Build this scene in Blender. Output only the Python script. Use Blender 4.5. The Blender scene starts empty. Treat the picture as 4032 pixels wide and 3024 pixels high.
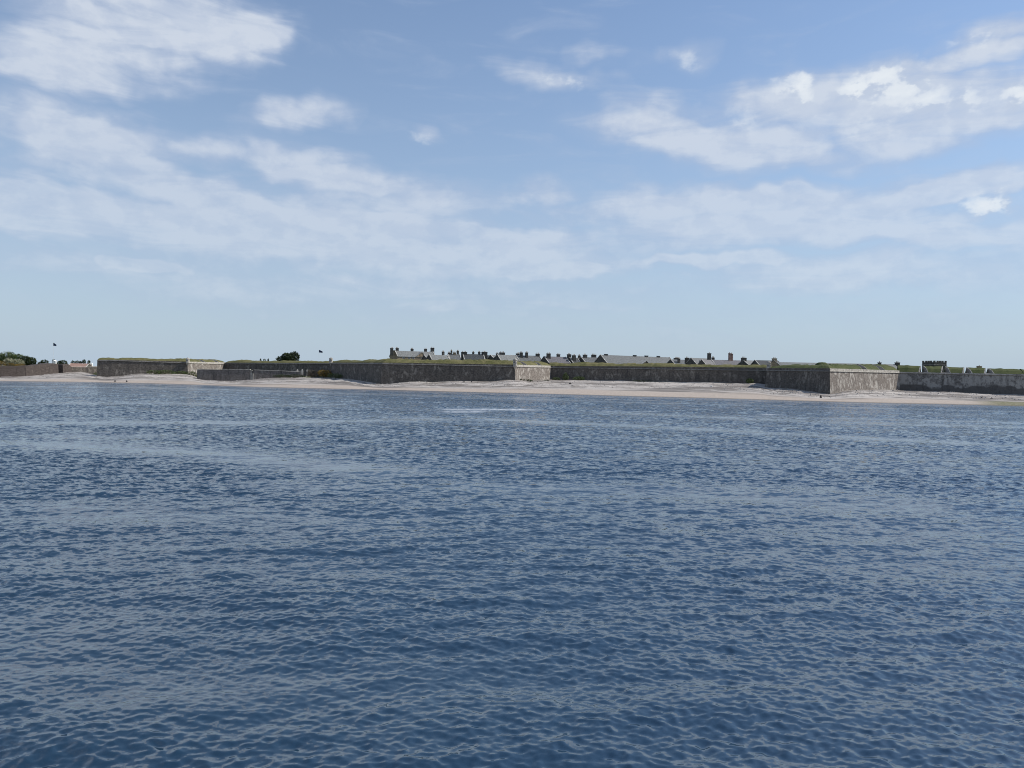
import bpy, math, random
import numpy as np
from mathutils import Vector, Matrix

random.seed(7)
rng = np.random.default_rng(11)
S = bpy.context.scene
C = S.collection

# ------------------------------------------------------------------ camera
F = 2912.0                      # focal length in photo pixels (26 mm on a 36 mm wide frame, 4032 px)
H = 7.0                         # eye height above the water (boat deck)
ROLL = 0.01675
HOR = 36.0
PHI = math.atan(HOR / F)
CAM = Vector((0, 0, H))
R0 = Vector((1, 0, 0))
FW = Vector((0, math.cos(PHI), -math.sin(PHI)))
U0 = Vector((0, math.sin(PHI), math.cos(PHI)))
cr, sr = math.cos(ROLL), math.sin(ROLL)

cam = bpy.data.cameras.new('camera')
cam.lens = 26.0
cam.sensor_width = 36.0
cam.clip_start = 0.1
cam.clip_end = 60000
camo = bpy.data.objects.new('camera', cam)
C.objects.link(camo)
rc = cr * R0 + sr * U0
uc = -sr * R0 + cr * U0
bk = -FW
camo.matrix_world = Matrix(((rc.x, uc.x, bk.x, CAM.x), (rc.y, uc.y, bk.y, CAM.y), (rc.z, uc.z, bk.z, CAM.z), (0, 0, 0, 1)))
S.camera = camo
S.render.resolution_x, S.render.resolution_y = 1024, 768


def direction(px, py):
    u, v = px - 2016.0, 1512.0 - py
    a, b = u * cr - v * sr, u * sr + v * cr
    return a * R0 + F * FW + b * U0


def P(px, py, D):               # the point on a sight line at a given distance north of the boat
    d = direction(px, py)
    return CAM + d * (D / d.y)


# ------------------------------------------------------------------ sun, sky, exposure
SUN_EL = math.radians(42)
SUN_AZ = math.radians(12)       # measured from +X towards +Y: to the right and a little behind the fort
sun_dir = Vector((math.cos(SUN_EL) * math.cos(SUN_AZ), math.cos(SUN_EL) * math.sin(SUN_AZ), math.sin(SUN_EL)))
sl = bpy.data.lights.new('sun', 'SUN')
sl.energy = 4.2
sl.angle = math.radians(0.53)
sl.color = (1.0, 0.95, 0.87)
slo = bpy.data.objects.new('sun', sl)
C.objects.link(slo)
slo.rotation_euler = sun_dir.to_track_quat('Z', 'Y').to_euler()
slo.location = (150, 40, 150)

vs = S.view_settings
vs.view_transform = 'Standard'
vs.look = 'None'
vs.exposure = 0.0
vs.gamma = 1.0
vs.use_curve_mapping = False
S.cycles.use_denoising = True
S.cycles.max_bounces = 6
S.cycles.filter_width = 1.0
S.cycles.sample_clamp_direct = 3.0
S.cycles.sample_clamp_indirect = 4.0
S.cycles.caustics_reflective = False
S.cycles.caustics_refractive = False


class NT:
    """small helper for building node trees"""
    def __init__(self, tree):
        self.t = tree
        self.n = tree.nodes
        self.l = tree.links

    def put(self, sock, val):
        if val is None:
            return
        if isinstance(val, bpy.types.NodeSocket):
            self.l.new(val, sock)
        else:
            if sock.type == 'RGBA' and len(val) == 3:
                val = (*val, 1.0)
            sock.default_value = val

    def math(self, op, a, b=None, c=None, clamp=False):
        m = self.n.new('ShaderNodeMath')
        m.operation = op
        m.use_clamp = clamp
        self.put(m.inputs[0], a); self.put(m.inputs[1], b); self.put(m.inputs[2], c)
        return m.outputs[0]

    def vmath(self, op, a, b=None, scale=None):
        m = self.n.new('ShaderNodeVectorMath')
        m.operation = op
        self.put(m.inputs[0], a); self.put(m.inputs[1], b)
        if scale is not None:
            self.put(m.inputs['Scale'], scale)
        return m.outputs['Value'] if op in ('LENGTH', 'DOT_PRODUCT') else m.outputs[0]

    def noise(self, vec, scale, detail=4, rough=0.55, lac=2.0, dist=0.0, color=False):
        m = self.n.new('ShaderNodeTexNoise')
        self.put(m.inputs['Vector'], vec)
        m.inputs['Scale'].default_value = scale
        m.inputs['Detail'].default_value = detail
        m.inputs['Roughness'].default_value = rough
        m.inputs['Lacunarity'].default_value = lac
        m.inputs['Distortion'].default_value = dist
        return m.outputs['Color'] if color else m.outputs['Fac']

    def range(self, v, a, b, c=0.0, d=1.0, smooth=True):
        m = self.n.new('ShaderNodeMapRange')
        m.interpolation_type = 'SMOOTHSTEP' if smooth else 'LINEAR'
        self.put(m.inputs['Value'], v)
        for i, x in ((1, a), (2, b), (3, c), (4, d)):
            self.put(m.inputs[i], x)
        return m.outputs[0]

    def mix(self, f, a, b):
        m = self.n.new('ShaderNodeMix')
        m.data_type = 'RGBA'
        self.put(m.inputs[0], f); self.put(m.inputs[6], a); self.put(m.inputs[7], b)
        return m.outputs[2]

    def mapping(self, vec, loc=(0, 0, 0), rot=(0, 0, 0), scale=(1, 1, 1), kind='POINT'):
        m = self.n.new('ShaderNodeMapping')
        m.vector_type = kind
        self.put(m.inputs['Vector'], vec)
        m.inputs['Location'].default_value = loc
        m.inputs['Rotation'].default_value = rot
        m.inputs['Scale'].default_value = scale
        return m.outputs[0]

    def comb(self, x, y, z=0.0):
        m = self.n.new('ShaderNodeCombineXYZ')
        self.put(m.inputs[0], x); self.put(m.inputs[1], y); self.put(m.inputs[2], z)
        return m.outputs[0]

    def sep(self, v):
        m = self.n.new('ShaderNodeSeparateXYZ')
        self.put(m.inputs[0], v)
        return m.outputs

    def attr(self, name):
        m = self.n.new('ShaderNodeAttribute')
        m.attribute_name = name
        return m.outputs['Fac']


w = bpy.data.worlds.new('World')
S.world = w
w.use_nodes = True
k = NT(w.node_tree)
k.n.clear()
out = k.n.new('ShaderNodeOutputWorld')
bg = k.n.new('ShaderNodeBackground')
bg.inputs['Strength'].default_value = 0.10
w.cycles.sampling_method = 'NONE'
k.l.new(bg.outputs[0], out.inputs[0])
sky = k.n.new('ShaderNodeTexSky')
sky.sky_type = 'NISHITA'
sky.sun_disc = False
sky.sun_elevation = SUN_EL
sky.sun_rotation = math.pi / 2 - SUN_AZ
sky.altitude = 0
sky.air_density = 1.0
sky.dust_density = 0.3
sky.ozone_density = 3.0
SKYC = sky.outputs[0]

# clouds: bearing and height angle of every cloud in view, in radians
tc = k.n.new('ShaderNodeTexCoord')
gx, gy, gz = k.sep(tc.outputs['Generated'])
az = k.math('ARCTAN2', gx, gy)
el = k.math('ARCSINE', k.math('MINIMUM', k.math('MAXIMUM', gz, -1.0), 1.0))
ae = k.comb(az, el, 1.0)
# flat-layer coordinates for the streaky layer cloud
den = k.math('ADD', k.math('MAXIMUM', gz, 0.0), 0.10)
lay = k.comb(k.math('DIVIDE', gx, den), k.math('DIVIDE', gy, den), 0.0)
warp = k.vmath('SUBTRACT', k.noise(ae, 9.0, 3, 0.6, color=True), (0.5, 0.5, 0.5))
warp = k.vmath('MULTIPLY', warp, (0.16, 0.055, 0.0))
aw = k.vmath('ADD', ae, warp)


def azel(x, y):                  # coordinates in a 2212 px wide copy of the photograph
    d = direction(x * 1.8228, y * 1.8228).normalized()
    return math.atan2(d.x, d.y), math.asin(d.z)


BLOBS = [  # x, y, rx, ry, tilt (deg, up to the right), weight
    (450, 45, 230, 75, 0, 1.2), (260, 30, 240, 50, 0, .5), (120, 125, 280, 60, 0, 1.2), (130, 178, 230, 28, 0, .7), (570, 70, 90, 45, 0, .5),
    (80, 255, 230, 58, 0, 1.0), (250, 315, 230, 46, 0, .95), (330, 392, 270, 40, -7, 1.05), (455, 432, 130, 18, -8, .6), (20, 378, 90, 22, 0, .6), (40, 450, 260, 60, 0, .85),
    (660, 240, 140, 38, 8, 1.05), (600, 345, 190, 42, 0, .95), (720, 385, 140, 32, 0, .55), (900, 412, 250, 44, 0, .75), (1170, 395, 90, 40, 0, .7),
    (330, 480, 480, 60, 0, .75), (760, 480, 380, 56, 0, .7), (1050, 503, 230, 32, 0, .75), (760, 555, 500, 44, 0, .55), (200, 560, 350, 40, 0, .4),
    (915, 292, 60, 26, 0, .7), (1190, 158, 170, 34, -10, .85), (1295, 112, 80, 24, 0, .6), (1490, 122, 75, 44, 0, .7), (310, 578, 60, 15, 0, .8), (1190, 582, 130, 24, 0, .9),
    (1740, 262, 480, 95, 0, .85), (1940, 175, 150, 56, 0, .6), (1720, 195, 110, 52, 0, .6), (2090, 240, 230, 70, 0, .9), (1480, 300, 300, 46, -6, .75), (1840, 335, 300, 28, 0, .5), (1400, 225, 120, 34, 0, .4),
    (2150, 78, 105, 34, 0, .9), (2120, 122, 110, 18, 0, .75), (1500, 440, 270, 54, 0, .95), (1780, 430, 360, 46, 0, .85), (2070, 398, 220, 26, 9, .8), (2110, 497, 200, 24, 0, .85), (1600, 495, 480, 40, 0, .6), (1940, 480, 300, 36, 0, .5),
    (1525, 558, 165, 20, 0, 1.0), (1950, 580, 430, 56, 0, .85), (1080, 560, 420, 50, 0, .7), (1500, 680, 1400, 90, 0, .42), (300, 620, 500, 60, 0, .42), (900, 640, 600, 60, 0, .4),
    (300, 88, 260, 52, 0, .8), (1450, 500, 1000, 150, 0, .46), (480, 480, 800, 140, 0, .42), (600, 300, 110, 40, 0, .4), (1330, 250, 130, 40, 0, .3),
]
HEAPS = [  # small heap clouds with crisp heads
    (1948, 156, 54, 38, 0, 1.0), (1890, 172, 64, 26, 0, .9), (1955, 192, 95, 30, 0, .7), (1712, 178, 48, 26, 0, .75), (1738, 200, 24, 40, 0, .75), (1835, 205, 44, 22, 0, .6),
    (2125, 428, 48, 32, 0, .75), (2170, 447, 70, 30, 0, .7), (2145, 74, 80, 22, 0, .7), (2190, 196, 26, 34, 0, .85), (2040, 220, 80, 26, 0, .5),
    (1760, 255, 240, 60, 0, .2), (2050, 260, 220, 66, 0, .25), (1560, 250, 200, 50, 0, .2),
    (922, 292, 36, 18, 0, .5), (1490, 122, 50, 32, 0, .45), (1225, 172, 90, 16, -12, .45),
]


def blob_sum(blobs, vec):
    total = None
    for (x, y, rx, ry, tilt, wt) in blobs:
        a0, e0 = azel(x, y)
        sx, sy = F / (rx * 1.8228), F / (ry * 1.8228)
        if abs(tilt) < 1:
            q = k.n.new('ShaderNodeVectorMath')
            q.operation = 'MULTIPLY_ADD'
            k.l.new(vec, q.inputs[0])
            q.inputs[1].default_value = (sx, sy, 0)
            q.inputs[2].default_value = (-sx * a0, -sy * e0, 0)
            r2 = k.vmath('DOT_PRODUCT', q.outputs[0], q.outputs[0])
        else:
            t = math.radians(tilt)
            ct, st_ = math.cos(t), math.sin(t)
            u = k.vmath('DOT_PRODUCT', vec, (ct * sx, st_ * sx, -(ct * sx * a0 + st_ * sx * e0)))
            v = k.vmath('DOT_PRODUCT', vec, (-st_ * sy, ct * sy, -(-st_ * sy * a0 + ct * sy * e0)))
            r2 = k.math('MULTIPLY_ADD', u, u, k.math('MULTIPLY', v, v))
        f = k.math('SUBTRACT', 1.0, r2, clamp=True)
        total = k.math('MULTIPLY_ADD', f, wt, total if total is not None else 0.0)
    return total


mask = blob_sum(BLOBS, aw)
aw2 = k.vmath('ADD', ae, k.vmath('MULTIPLY', k.vmath('SUBTRACT', k.noise(ae, 34.0, 3, 0.6, color=True), (0.5, 0.5, 0.5)), (0.045, 0.034, 0.0)))
hmask = k.math('MINIMUM', blob_sum(HEAPS, aw2), 1.15)
# all round the rest of the sky, broken cloud of the same kind
front = k.math('MULTIPLY', k.range(k.math('ABSOLUTE', az), 0.62, 0.95), 1.0)
high = k.range(el, 0.47, 0.70)
around = k.math('MAXIMUM', front, high)
general = k.range(k.noise(lay, 0.42, 3, 0.5), 0.42, 0.68, 0.0, 0.95)
mask = k.math('MULTIPLY_ADD', general, around, mask)
mask = k.math('MINIMUM', mask, 1.15)

st = k.vmath('MULTIPLY', ae, (1.0, 4.2, 1.0))
streak = k.noise(st, 7.0, 6, 0.57, dist=0.9)
puff = k.noise(k.vmath('MULTIPLY', ae, (1.0, 1.5, 1.0)), 24.0, 4, 0.56)
tex = k.math('MULTIPLY_ADD', streak, 0.86, k.math('MULTIPLY', puff, 0.14))
dens = k.math('MULTIPLY_ADD', k.math('SUBTRACT', tex, 0.5), k.math('MULTIPLY_ADD', mask, -0.45, 2.0), k.math('MULTIPLY', mask, 0.95))
alpha = k.range(dens, -0.04, 1.22, 0.0, 0.92)
# the sunny side of each heap is whiter than its shaded base
off = k.vmath('ADD', ae, (0.010, 0.016, 0))
puff2 = k.noise(k.vmath('MULTIPLY', off, (1.0, 1.5, 1.0)), 24.0, 4, 0.56)
relief = k.range(k.math('SUBTRACT', puff, puff2), -0.11, 0.11, -0.5, 0.5, smooth=False)
heap = k.range(dens, 0.35, 1.35)
CLA = (4.5, 5.35, 7.0)
CLB = (6.4, 7.0, 8.0)
ccol = k.mix(k.math('ADD', heap, k.math('MULTIPLY', relief, 0.4), clamp=True), CLA, CLB)
cover = k.math('MULTIPLY', alpha, k.range(el, 0.02, 0.36, 0.42, 1.0, smooth=False))
veil = k.math('MULTIPLY', k.range(mask, 0.0, 1.1, 0.0, 0.42), k.range(el, 0.02, 0.12, 0.3, 1.0))
cover = k.math('MAXIMUM', cover, veil)
hd = k.math('MULTIPLY_ADD', k.math('SUBTRACT', puff, 0.5), k.math('MULTIPLY', k.math('MINIMUM', k.math('MULTIPLY', hmask, 3.0), 1.0), 2.2), hmask)
hal = k.math('MULTIPLY', k.range(hd, 0.08, 1.6), 0.95)
hcol = k.mix(k.range(k.math('MULTIPLY_ADD', relief, 1.5, k.math('MULTIPLY', hd, 0.6)), 0.1, 1.05), (5.2, 6.0, 7.4), (8.0, 8.5, 9.0))
# summer haze: the lower sky pales all the way round
haze = k.math('POWER', 2.718, k.math('DIVIDE', k.math('MAXIMUM', el, 0.0), -0.30))
hazed = k.mix(k.math('MULTIPLY', haze, 1.0), k.vmath('MULTIPLY', SKYC, (1.22, 1.29, 1.38)), (4.45, 5.50, 6.62))
final = k.mix(hal, k.mix(cover, hazed, ccol), hcol)
k.l.new(final, bg.inputs['Color'])

# ------------------------------------------------------------------ helpers: meshes, things, materials


def smooth(a, b, x):
    t = np.clip((x - a) / (b - a), 0, 1)
    return t * t * (3 - 2 * t)


_perm = rng.permutation(512)


def vnoise(x, y, seed=0):
    xi, yi = np.floor(x).astype(np.int64), np.floor(y).astype(np.int64)
    fx, fy = x - xi, y - yi
    fx, fy = fx * fx * (3 - 2 * fx), fy * fy * (3 - 2 * fy)

    def h(i, j):
        return _perm[(_perm[(i + seed * 37) & 511] + j) & 511] / 511.0
    a, b, c, d = h(xi, yi), h(xi + 1, yi), h(xi, yi + 1), h(xi + 1, yi + 1)
    return (a * (1 - fx) + b * fx) * (1 - fy) + (c * (1 - fx) + d * fx) * fy


def fbm(x, y, oct=4, seed=0):
    s, a, t = 0, 0.5, 0
    for i in range(oct):
        s = s + a * vnoise(x * 2 ** i, y * 2 ** i, seed + i)
        t += a
        a *= 0.5
    return s / t


class MB:
    """collects faces in world coordinates; build() links them as one mesh object"""
    def __init__(self):
        self.v = []
        self.f = []

    def poly(self, pts):
        b = len(self.v)
        self.v += [tuple(p) for p in pts]
        self.f.append(tuple(range(b, b + len(pts))))

    def prism(self, bot, top):
        n = len(bot)
        b = len(self.v)
        self.v += [tuple(p) for p in bot] + [tuple(p) for p in top]
        for i in range(n):
            j = (i + 1) % n
            self.f.append((b + i, b + j, b + n + j, b + n + i))
        self.f.append(tuple(b + n + i for i in range(n)))
        self.f.append(tuple(b + i for i in reversed(range(n))))

    def box(self, c, ax, ay, hx, hy, z0, z1, taper=1.0):
        ax, ay = Vector(ax).normalized(), Vector(ay).normalized()
        c = Vector((c[0], c[1], 0))
        q = [(-1, -1), (1, -1), (1, 1), (-1, 1)]
        bot = [c + ax * hx * i + ay * hy * j + Vector((0, 0, z0)) for i, j in q]
        top = [c + ax * hx * taper * i + ay * hy * taper * j + Vector((0, 0, z1)) for i, j in q]
        self.prism(bot, top)

    def lathe(self, c, prof, n=12):
        b = len(self.v)
        for r, z in prof:
            for i in range(n):
                a = 2 * math.pi * i / n
                self.v.append((c[0] + r * math.cos(a), c[1] + r * math.sin(a), z))
        for j in range(len(prof) - 1):
            for i in range(n):
                i2 = (i + 1) % n
                self.f.append((b + j * n + i, b + j * n + i2, b + (j + 1) * n + i2, b + (j + 1) * n + i))
        self.f.append(tuple(b + i for i in reversed(range(n))))
        self.f.append(tuple(b + (len(prof) - 1) * n + i for i in range(n)))

    def tube(self, a, b, ra, rb, n=7):
        a, b = Vector(a), Vector(b)
        d = (b - a).normalized()
        x = d.orthogonal().normalized()
        y = d.cross(x)
        s = len(self.v)
        for p, r in ((a, ra), (b, rb)):
            for i in range(n):
                t = 2 * math.pi * i / n
                self.v.append(tuple(p + x * r * math.cos(t) + y * r * math.sin(t)))
        for i in range(n):
            j = (i + 1) % n
            self.f.append((s + i, s + j, s + n + j, s + n + i))
        self.f.append(tuple(s + n + i for i in range(n)))

    def build(self, name, mat, parent=None, sm=False):
        o_ = parent.location if parent else Vector((0, 0, 0))
        if parent and parent.parent:
            o_ = parent.parent.location + parent.location
        me = bpy.data.meshes.new(name)
        me.from_pydata([(a - o_.x, b - o_.y, c - o_.z) for a, b, c in self.v], [], self.f)
        me.materials.append(mat)
        me.update()
        if sm:
            me.polygons.foreach_set('use_smooth', [True] * len(me.polygons))
        o = bpy.data.objects.new(name, me)
        C.objects.link(o)
        if parent:
            o.parent = parent
        return o


def thing(name, label, cat, loc=(0, 0, 0), group=None):
    o = bpy.data.objects.new(name, None)
    o.empty_display_size = 1.0
    C.objects.link(o)
    o.location = loc
    o['kind'] = 'thing'
    o['label'] = label
    o['category'] = cat
    if group:
        o['group'] = group
    return o


def tag(o, label, cat, group=None):
    o['kind'] = 'thing'
    o['label'] = label
    o['category'] = cat
    if group:
        o['group'] = group
    return o


def grid_mesh(name, V, nr, nc, mat, attrs=None, sm=True):
    """V: (nr*nc,3) array"""
    me = bpy.data.meshes.new(name)
    nv = nr * nc
    me.vertices.add(nv)
    me.vertices.foreach_set('co', V.astype(np.float32).ravel())
    idx = np.arange(nv).reshape(nr, nc)
    q = np.stack([idx[:-1, :-1], idx[:-1, 1:], idx[1:, 1:], idx[1:, :-1]], -1).reshape(-1, 4)
    nf = len(q)
    me.loops.add(nf * 4)
    me.loops.foreach_set('vertex_index', q.astype(np.int32).ravel())
    me.polygons.add(nf)
    me.polygons.foreach_set('loop_start', (np.arange(nf) * 4).astype(np.int32))
    me.polygons.foreach_set('loop_total', np.full(nf, 4, np.int32))
    if sm:
        me.polygons.foreach_set('use_smooth', np.ones(nf, bool))
    me.update(calc_edges=True)
    for n_, a in (attrs or {}).items():
        at = me.attributes.new(n_, 'FLOAT', 'POINT')
        at.data.foreach_set('value', a.astype(np.float32).ravel())
    me.materials.append(mat)
    o = bpy.data.objects.new(name, me)
    C.objects.link(o)
    return o


def new_mat(name):
    m = bpy.data.materials.new(name)
    m.use_nodes = True
    kk = NT(m.node_tree)
    b = kk.n['Principled BSDF']
    b.inputs['Roughness'].default_value = 0.9
    b.inputs['Specular IOR Level'].default_value = 0.2
    geo = kk.n.new('ShaderNodeNewGeometry')
    return m, kk, b, geo.outputs['Position']


def plain(name, col, var=0.35, scale=1.2, rough=0.9, bump=0.0):
    m, kk, b, pos = new_mat(name)
    n = kk.noise(pos, scale, 5, 0.6)
    c0 = tuple(c * (1 - var) for c in col)
    c1 = tuple(min(1, c * (1 + var)) for c in col)
    kk.put(b.inputs['Base Color'], kk.mix(kk.range(n, 0.3, 0.7), c0, c1))
    b.inputs['Roughness'].default_value = rough
    if bump:
        bn = kk.n.new('ShaderNodeBump')
        bn.inputs['Distance'].default_value = bump
        kk.l.new(n, bn.inputs['Height'])
        kk.l.new(bn.outputs[0], b.inputs['Normal'])
    return m


def stone(name, base, pale, cover, dark=(0.035, 0.034, 0.036), damp=None, fine=1.0, runs=0.55):
    """weathered masonry: stone colour, pale lime and lichen patches, dark run-off streaks"""
    m, kk, b, pos = new_mat(name)
    big = kk.noise(pos, 0.20, 5, 0.64, dist=0.8)
    med = kk.noise(kk.mapping(pos, scale=(1, 1, 0.6)), 0.8, 5, 0.68)
    run = kk.noise(kk.mapping(pos, scale=(1, 1, 0.12)), 0.7, 5, 0.65)
    course = kk.noise(kk.mapping(pos, scale=(1, 1, 2.2)), 1.2 * fine, 4, 0.65)
    c = kk.mix(kk.range(course, 0.3, 0.7), tuple(x * 0.6 for x in base), tuple(x * 1.4 for x in base))
    p = kk.math('MULTIPLY_ADD', big, 0.5, kk.math('MULTIPLY', med, 0.5))
    c = kk.mix(kk.range(p, cover, cover + 0.11), c, pale)
    c = kk.mix(kk.range(run, 0.47, 0.33, 0.0, runs), c, pale)
    c = kk.mix(kk.range(run, 0.53, 0.70, 0.0, 0.6), c, dark)
    if damp:                       # damp, weed-dark foot of the wall with an uneven upper edge
        z = kk.sep(pos)[2]
        edge = kk.math('MULTIPLY_ADD', kk.noise(pos, 0.12, 4, 0.6), damp[1], damp[0])
        c = kk.mix(kk.range(kk.math('SUBTRACT', z, edge), -0.5, 0.5, 0.85, 0.0), c, dark)
    kk.put(b.inputs['Base Color'], c)
    bn = kk.n.new('ShaderNodeBump')
    bn.inputs['Distance'].default_value = 0.12
    kk.l.new(course, bn.inputs['Height'])
    kk.l.new(bn.outputs[0], b.inputs['Normal'])
    return m


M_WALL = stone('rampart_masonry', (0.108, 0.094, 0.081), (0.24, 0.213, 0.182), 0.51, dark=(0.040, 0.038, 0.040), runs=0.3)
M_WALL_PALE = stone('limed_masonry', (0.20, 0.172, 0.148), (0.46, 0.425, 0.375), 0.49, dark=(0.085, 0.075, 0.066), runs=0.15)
M_WALL_DAMP = stone('damp_masonry', (0.135, 0.127, 0.118), (0.30, 0.285, 0.265), 0.42, dark=(0.075, 0.069, 0.065), damp=(1.2, 8.0), runs=0.3)
M_OUT = stone('outwork_masonry', (0.14, 0.125, 0.115), (0.29, 0.27, 0.245), 0.55, runs=0.3)
M_COPE = stone('dressed_stone', (0.40, 0.37, 0.32), (0.60, 0.56, 0.50), 0.55, dark=(0.16, 0.15, 0.14))
M_CORDON = stone('cordon_stone', (0.20, 0.19, 0.175), (0.36, 0.34, 0.31), 0.55, dark=(0.12, 0.11, 0.10))
M_CHEEK = stone('embrasure_stone', (0.26, 0.245, 0.22), (0.36, 0.335, 0.305), 0.5, dark=(0.3, 0.28, 0.25))
M_EARTH = stone('earthy_masonry', (0.085, 0.070, 0.062), (0.16, 0.135, 0.115), 0.56, dark=(0.045, 0.038, 0.035), runs=0.2)
M_HOUSE = stone('house_masonry', (0.10, 0.093, 0.08), (0.19, 0.175, 0.145), 0.6)
M_SAND = stone('yellow_sandstone', (0.30, 0.235, 0.155), (0.40, 0.33, 0.24), 0.55, dark=(0.12, 0.10, 0.08))
M_RED = stone('red_sandstone', (0.26, 0.17, 0.14), (0.34, 0.24, 0.20), 0.55)
M_SKEW = stone('gable_coping', (0.42, 0.40, 0.36), (0.62, 0.60, 0.55), 0.5, dark=(0.2, 0.2, 0.19))
M_SLATE = plain('grey_slate', (0.135, 0.14, 0.138), 0.35, 1.6, 0.6)
M_SLATE_DARK = plain('dark_slate', (0.07, 0.073, 0.073), 0.35, 1.6, 0.6)
M_SLATE_LILAC = plain('purple_slate', (0.15, 0.142, 0.146), 0.3, 1.6, 0.6)
M_SLATE_PALE = plain('pale_slate', (0.195, 0.20, 0.19), 0.3, 1.6, 0.6)
M_TILE = plain('pink_pantiles', (0.36, 0.23, 0.18), 0.25, 1.5, 0.8)
M_POT = plain('clay_chimney_pot', (0.45, 0.33, 0.22), 0.3, 3.0)
M_WHITE = plain('white_paint', (0.75, 0.75, 0.73), 0.08, 2.0, 0.5)
M_DARKHOLE = plain('dark_opening', (0.015, 0.015, 0.017), 0.2, 1.0)
M_FLAG = plain('blue_flag_cloth', (0.035, 0.05, 0.10), 0.4, 2.5)
M_BARK = plain('bark', (0.09, 0.07, 0.05), 0.3, 4.0)
M_ROCK = plain('dark_rock', (0.07, 0.063, 0.06), 0.4, 1.5, 0.85, 0.2)
M_ROCK_PALE = plain('pale_rock', (0.55, 0.53, 0.50), 0.15, 1.5, 0.85, 0.2)


def grass_mat(name, a, b_, c_):
    m, kk, b, pos = new_mat(name)
    n = kk.noise(pos, 0.25, 5, 0.65)
    f = kk.noise(kk.mapping(pos, scale=(1, 1, 2.0)), 2.0, 4, 0.7)
    c = kk.mix(kk.range(n, 0.35, 0.65), a, b_)
    c = kk.mix(kk.range(f, 0.45, 0.75, 0, 0.7), c, c_)
    kk.put(b.inputs['Base Color'], c)
    b.inputs['Specular IOR Level'].default_value = 0.05
    return m


M_GRASS = grass_mat('rampart_grass', (0.085, 0.088, 0.032), (0.165, 0.15, 0.07), (0.24, 0.21, 0.125))
M_GRASS_GREEN = grass_mat('green_turf', (0.055, 0.073, 0.027), (0.098, 0.108, 0.046), (0.15, 0.145, 0.08))
M_GROUND = grass_mat('inner_ground', (0.06, 0.07, 0.03), (0.10, 0.10, 0.05), (0.14, 0.13, 0.08))


def leaf_mat(name, a, b_):
    m, kk, b, pos = new_mat(name)
    n = kk.noise(pos, 0.8, 4, 0.6)
    oi = kk.n.new('ShaderNodeNewGeometry')
    r = oi.outputs['Random Per Island']
    f = kk.math('MULTIPLY_ADD', n, 0.6, kk.math('MULTIPLY', r, 0.4))
    kk.put(b.inputs['Base Color'], kk.mix(kk.range(f, 0.3, 0.7), a, b_))
    b.inputs['Roughness'].default_value = 0.7
    return m


L_DARK = leaf_mat('dark_leaves', (0.018, 0.030, 0.012), (0.050, 0.070, 0.025))
L_GREEN = leaf_mat('green_leaves', (0.045, 0.072, 0.022), (0.115, 0.145, 0.052))
L_CREAM = leaf_mat('cream_blossom', (0.13, 0.14, 0.07), (0.48, 0.46, 0.33))
L_GORSE = leaf_mat('rusty_gorse', (0.10, 0.075, 0.02), (0.30, 0.19, 0.045))
L_BROWN = leaf_mat('brown_scrub', (0.055, 0.045, 0.035), (0.13, 0.105, 0.075))

# ------------------------------------------------------------------ waterline and wall feet (bearing in photo px, distance in m)
WL = [(-900, 1490), (0, 1501), (280, 1504), (560, 1509), (760, 1515), (1000, 1524), (1250, 1530), (1500, 1535), (1750, 1542), (2000, 1548),
      (2250, 1554), (2500, 1561), (2750, 1567), (3000, 1574), (3268, 1582), (3500, 1588), (3750, 1593), (4032, 1600), (5000, 1625)]


def horizon(x):
    return 1454.7 + 0.01675 * (x - 740)


WLX = np.array([a for a, _ in WL], float)
WLD = np.array([H * F / (b - horizon(a)) for a, b in WL])


def Dw(px):
    return 1.0 / np.interp(px, WLX, 1.0 / WLD)


FOOT = [(-900, 380, 1478), (0, 395, 1485), (150, 410, 1478), (220, 422, 1469), (300, 436, 1464), (345, 440, 1467), (372, 440, 1474), (385, 405, 1484), (480, 408, 1481), (510, 409, 1472),
        (570, 412, 1470), (738, 420, 1472), (772, 424, 1474), (776, 391, 1500), (900, 394, 1500), (990, 396, 1496), (1080, 399, 1486), (1200, 402, 1486), (1300, 398, 1487), (1380, 378, 1490), (1440, 362, 1502), (1506, 345, 1513),
        (1560, 345.5, 1507), (1600, 346, 1504), (1700, 347, 1505), (1780, 347.6, 1500), (1870, 348.5, 1502), (1960, 349, 1500), (2000, 349.6, 1495), (2027, 350, 1496), (2080, 366, 1497), (2170, 394, 1495), (2300, 391, 1497), (2500, 386, 1500),
        (2600, 383, 1504), (2800, 377, 1506), (2950, 374, 1509), (3012, 372, 1508), (3018, 330, 1525), (3120, 313, 1531), (3268, 290.5, 1552), (3300, 296, 1544), (3340, 303, 1536), (3440, 323, 1532), (3540, 344, 1535), (3700, 338, 1541), (3850, 332, 1549), (4032, 325, 1557), (5000, 300, 1580)]
FX = np.array([a for a, _, _ in FOOT], float)
FD = np.array([b for _, b, _ in FOOT], float)
FZ = np.array([H - (c - horizon(a)) * b / F for a, b, c in FOOT])


def Df(px):
    return 1.0 / np.interp(px, FX, 1.0 / FD)


def Zf(px):
    return np.interp(px, FX, FZ)


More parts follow.
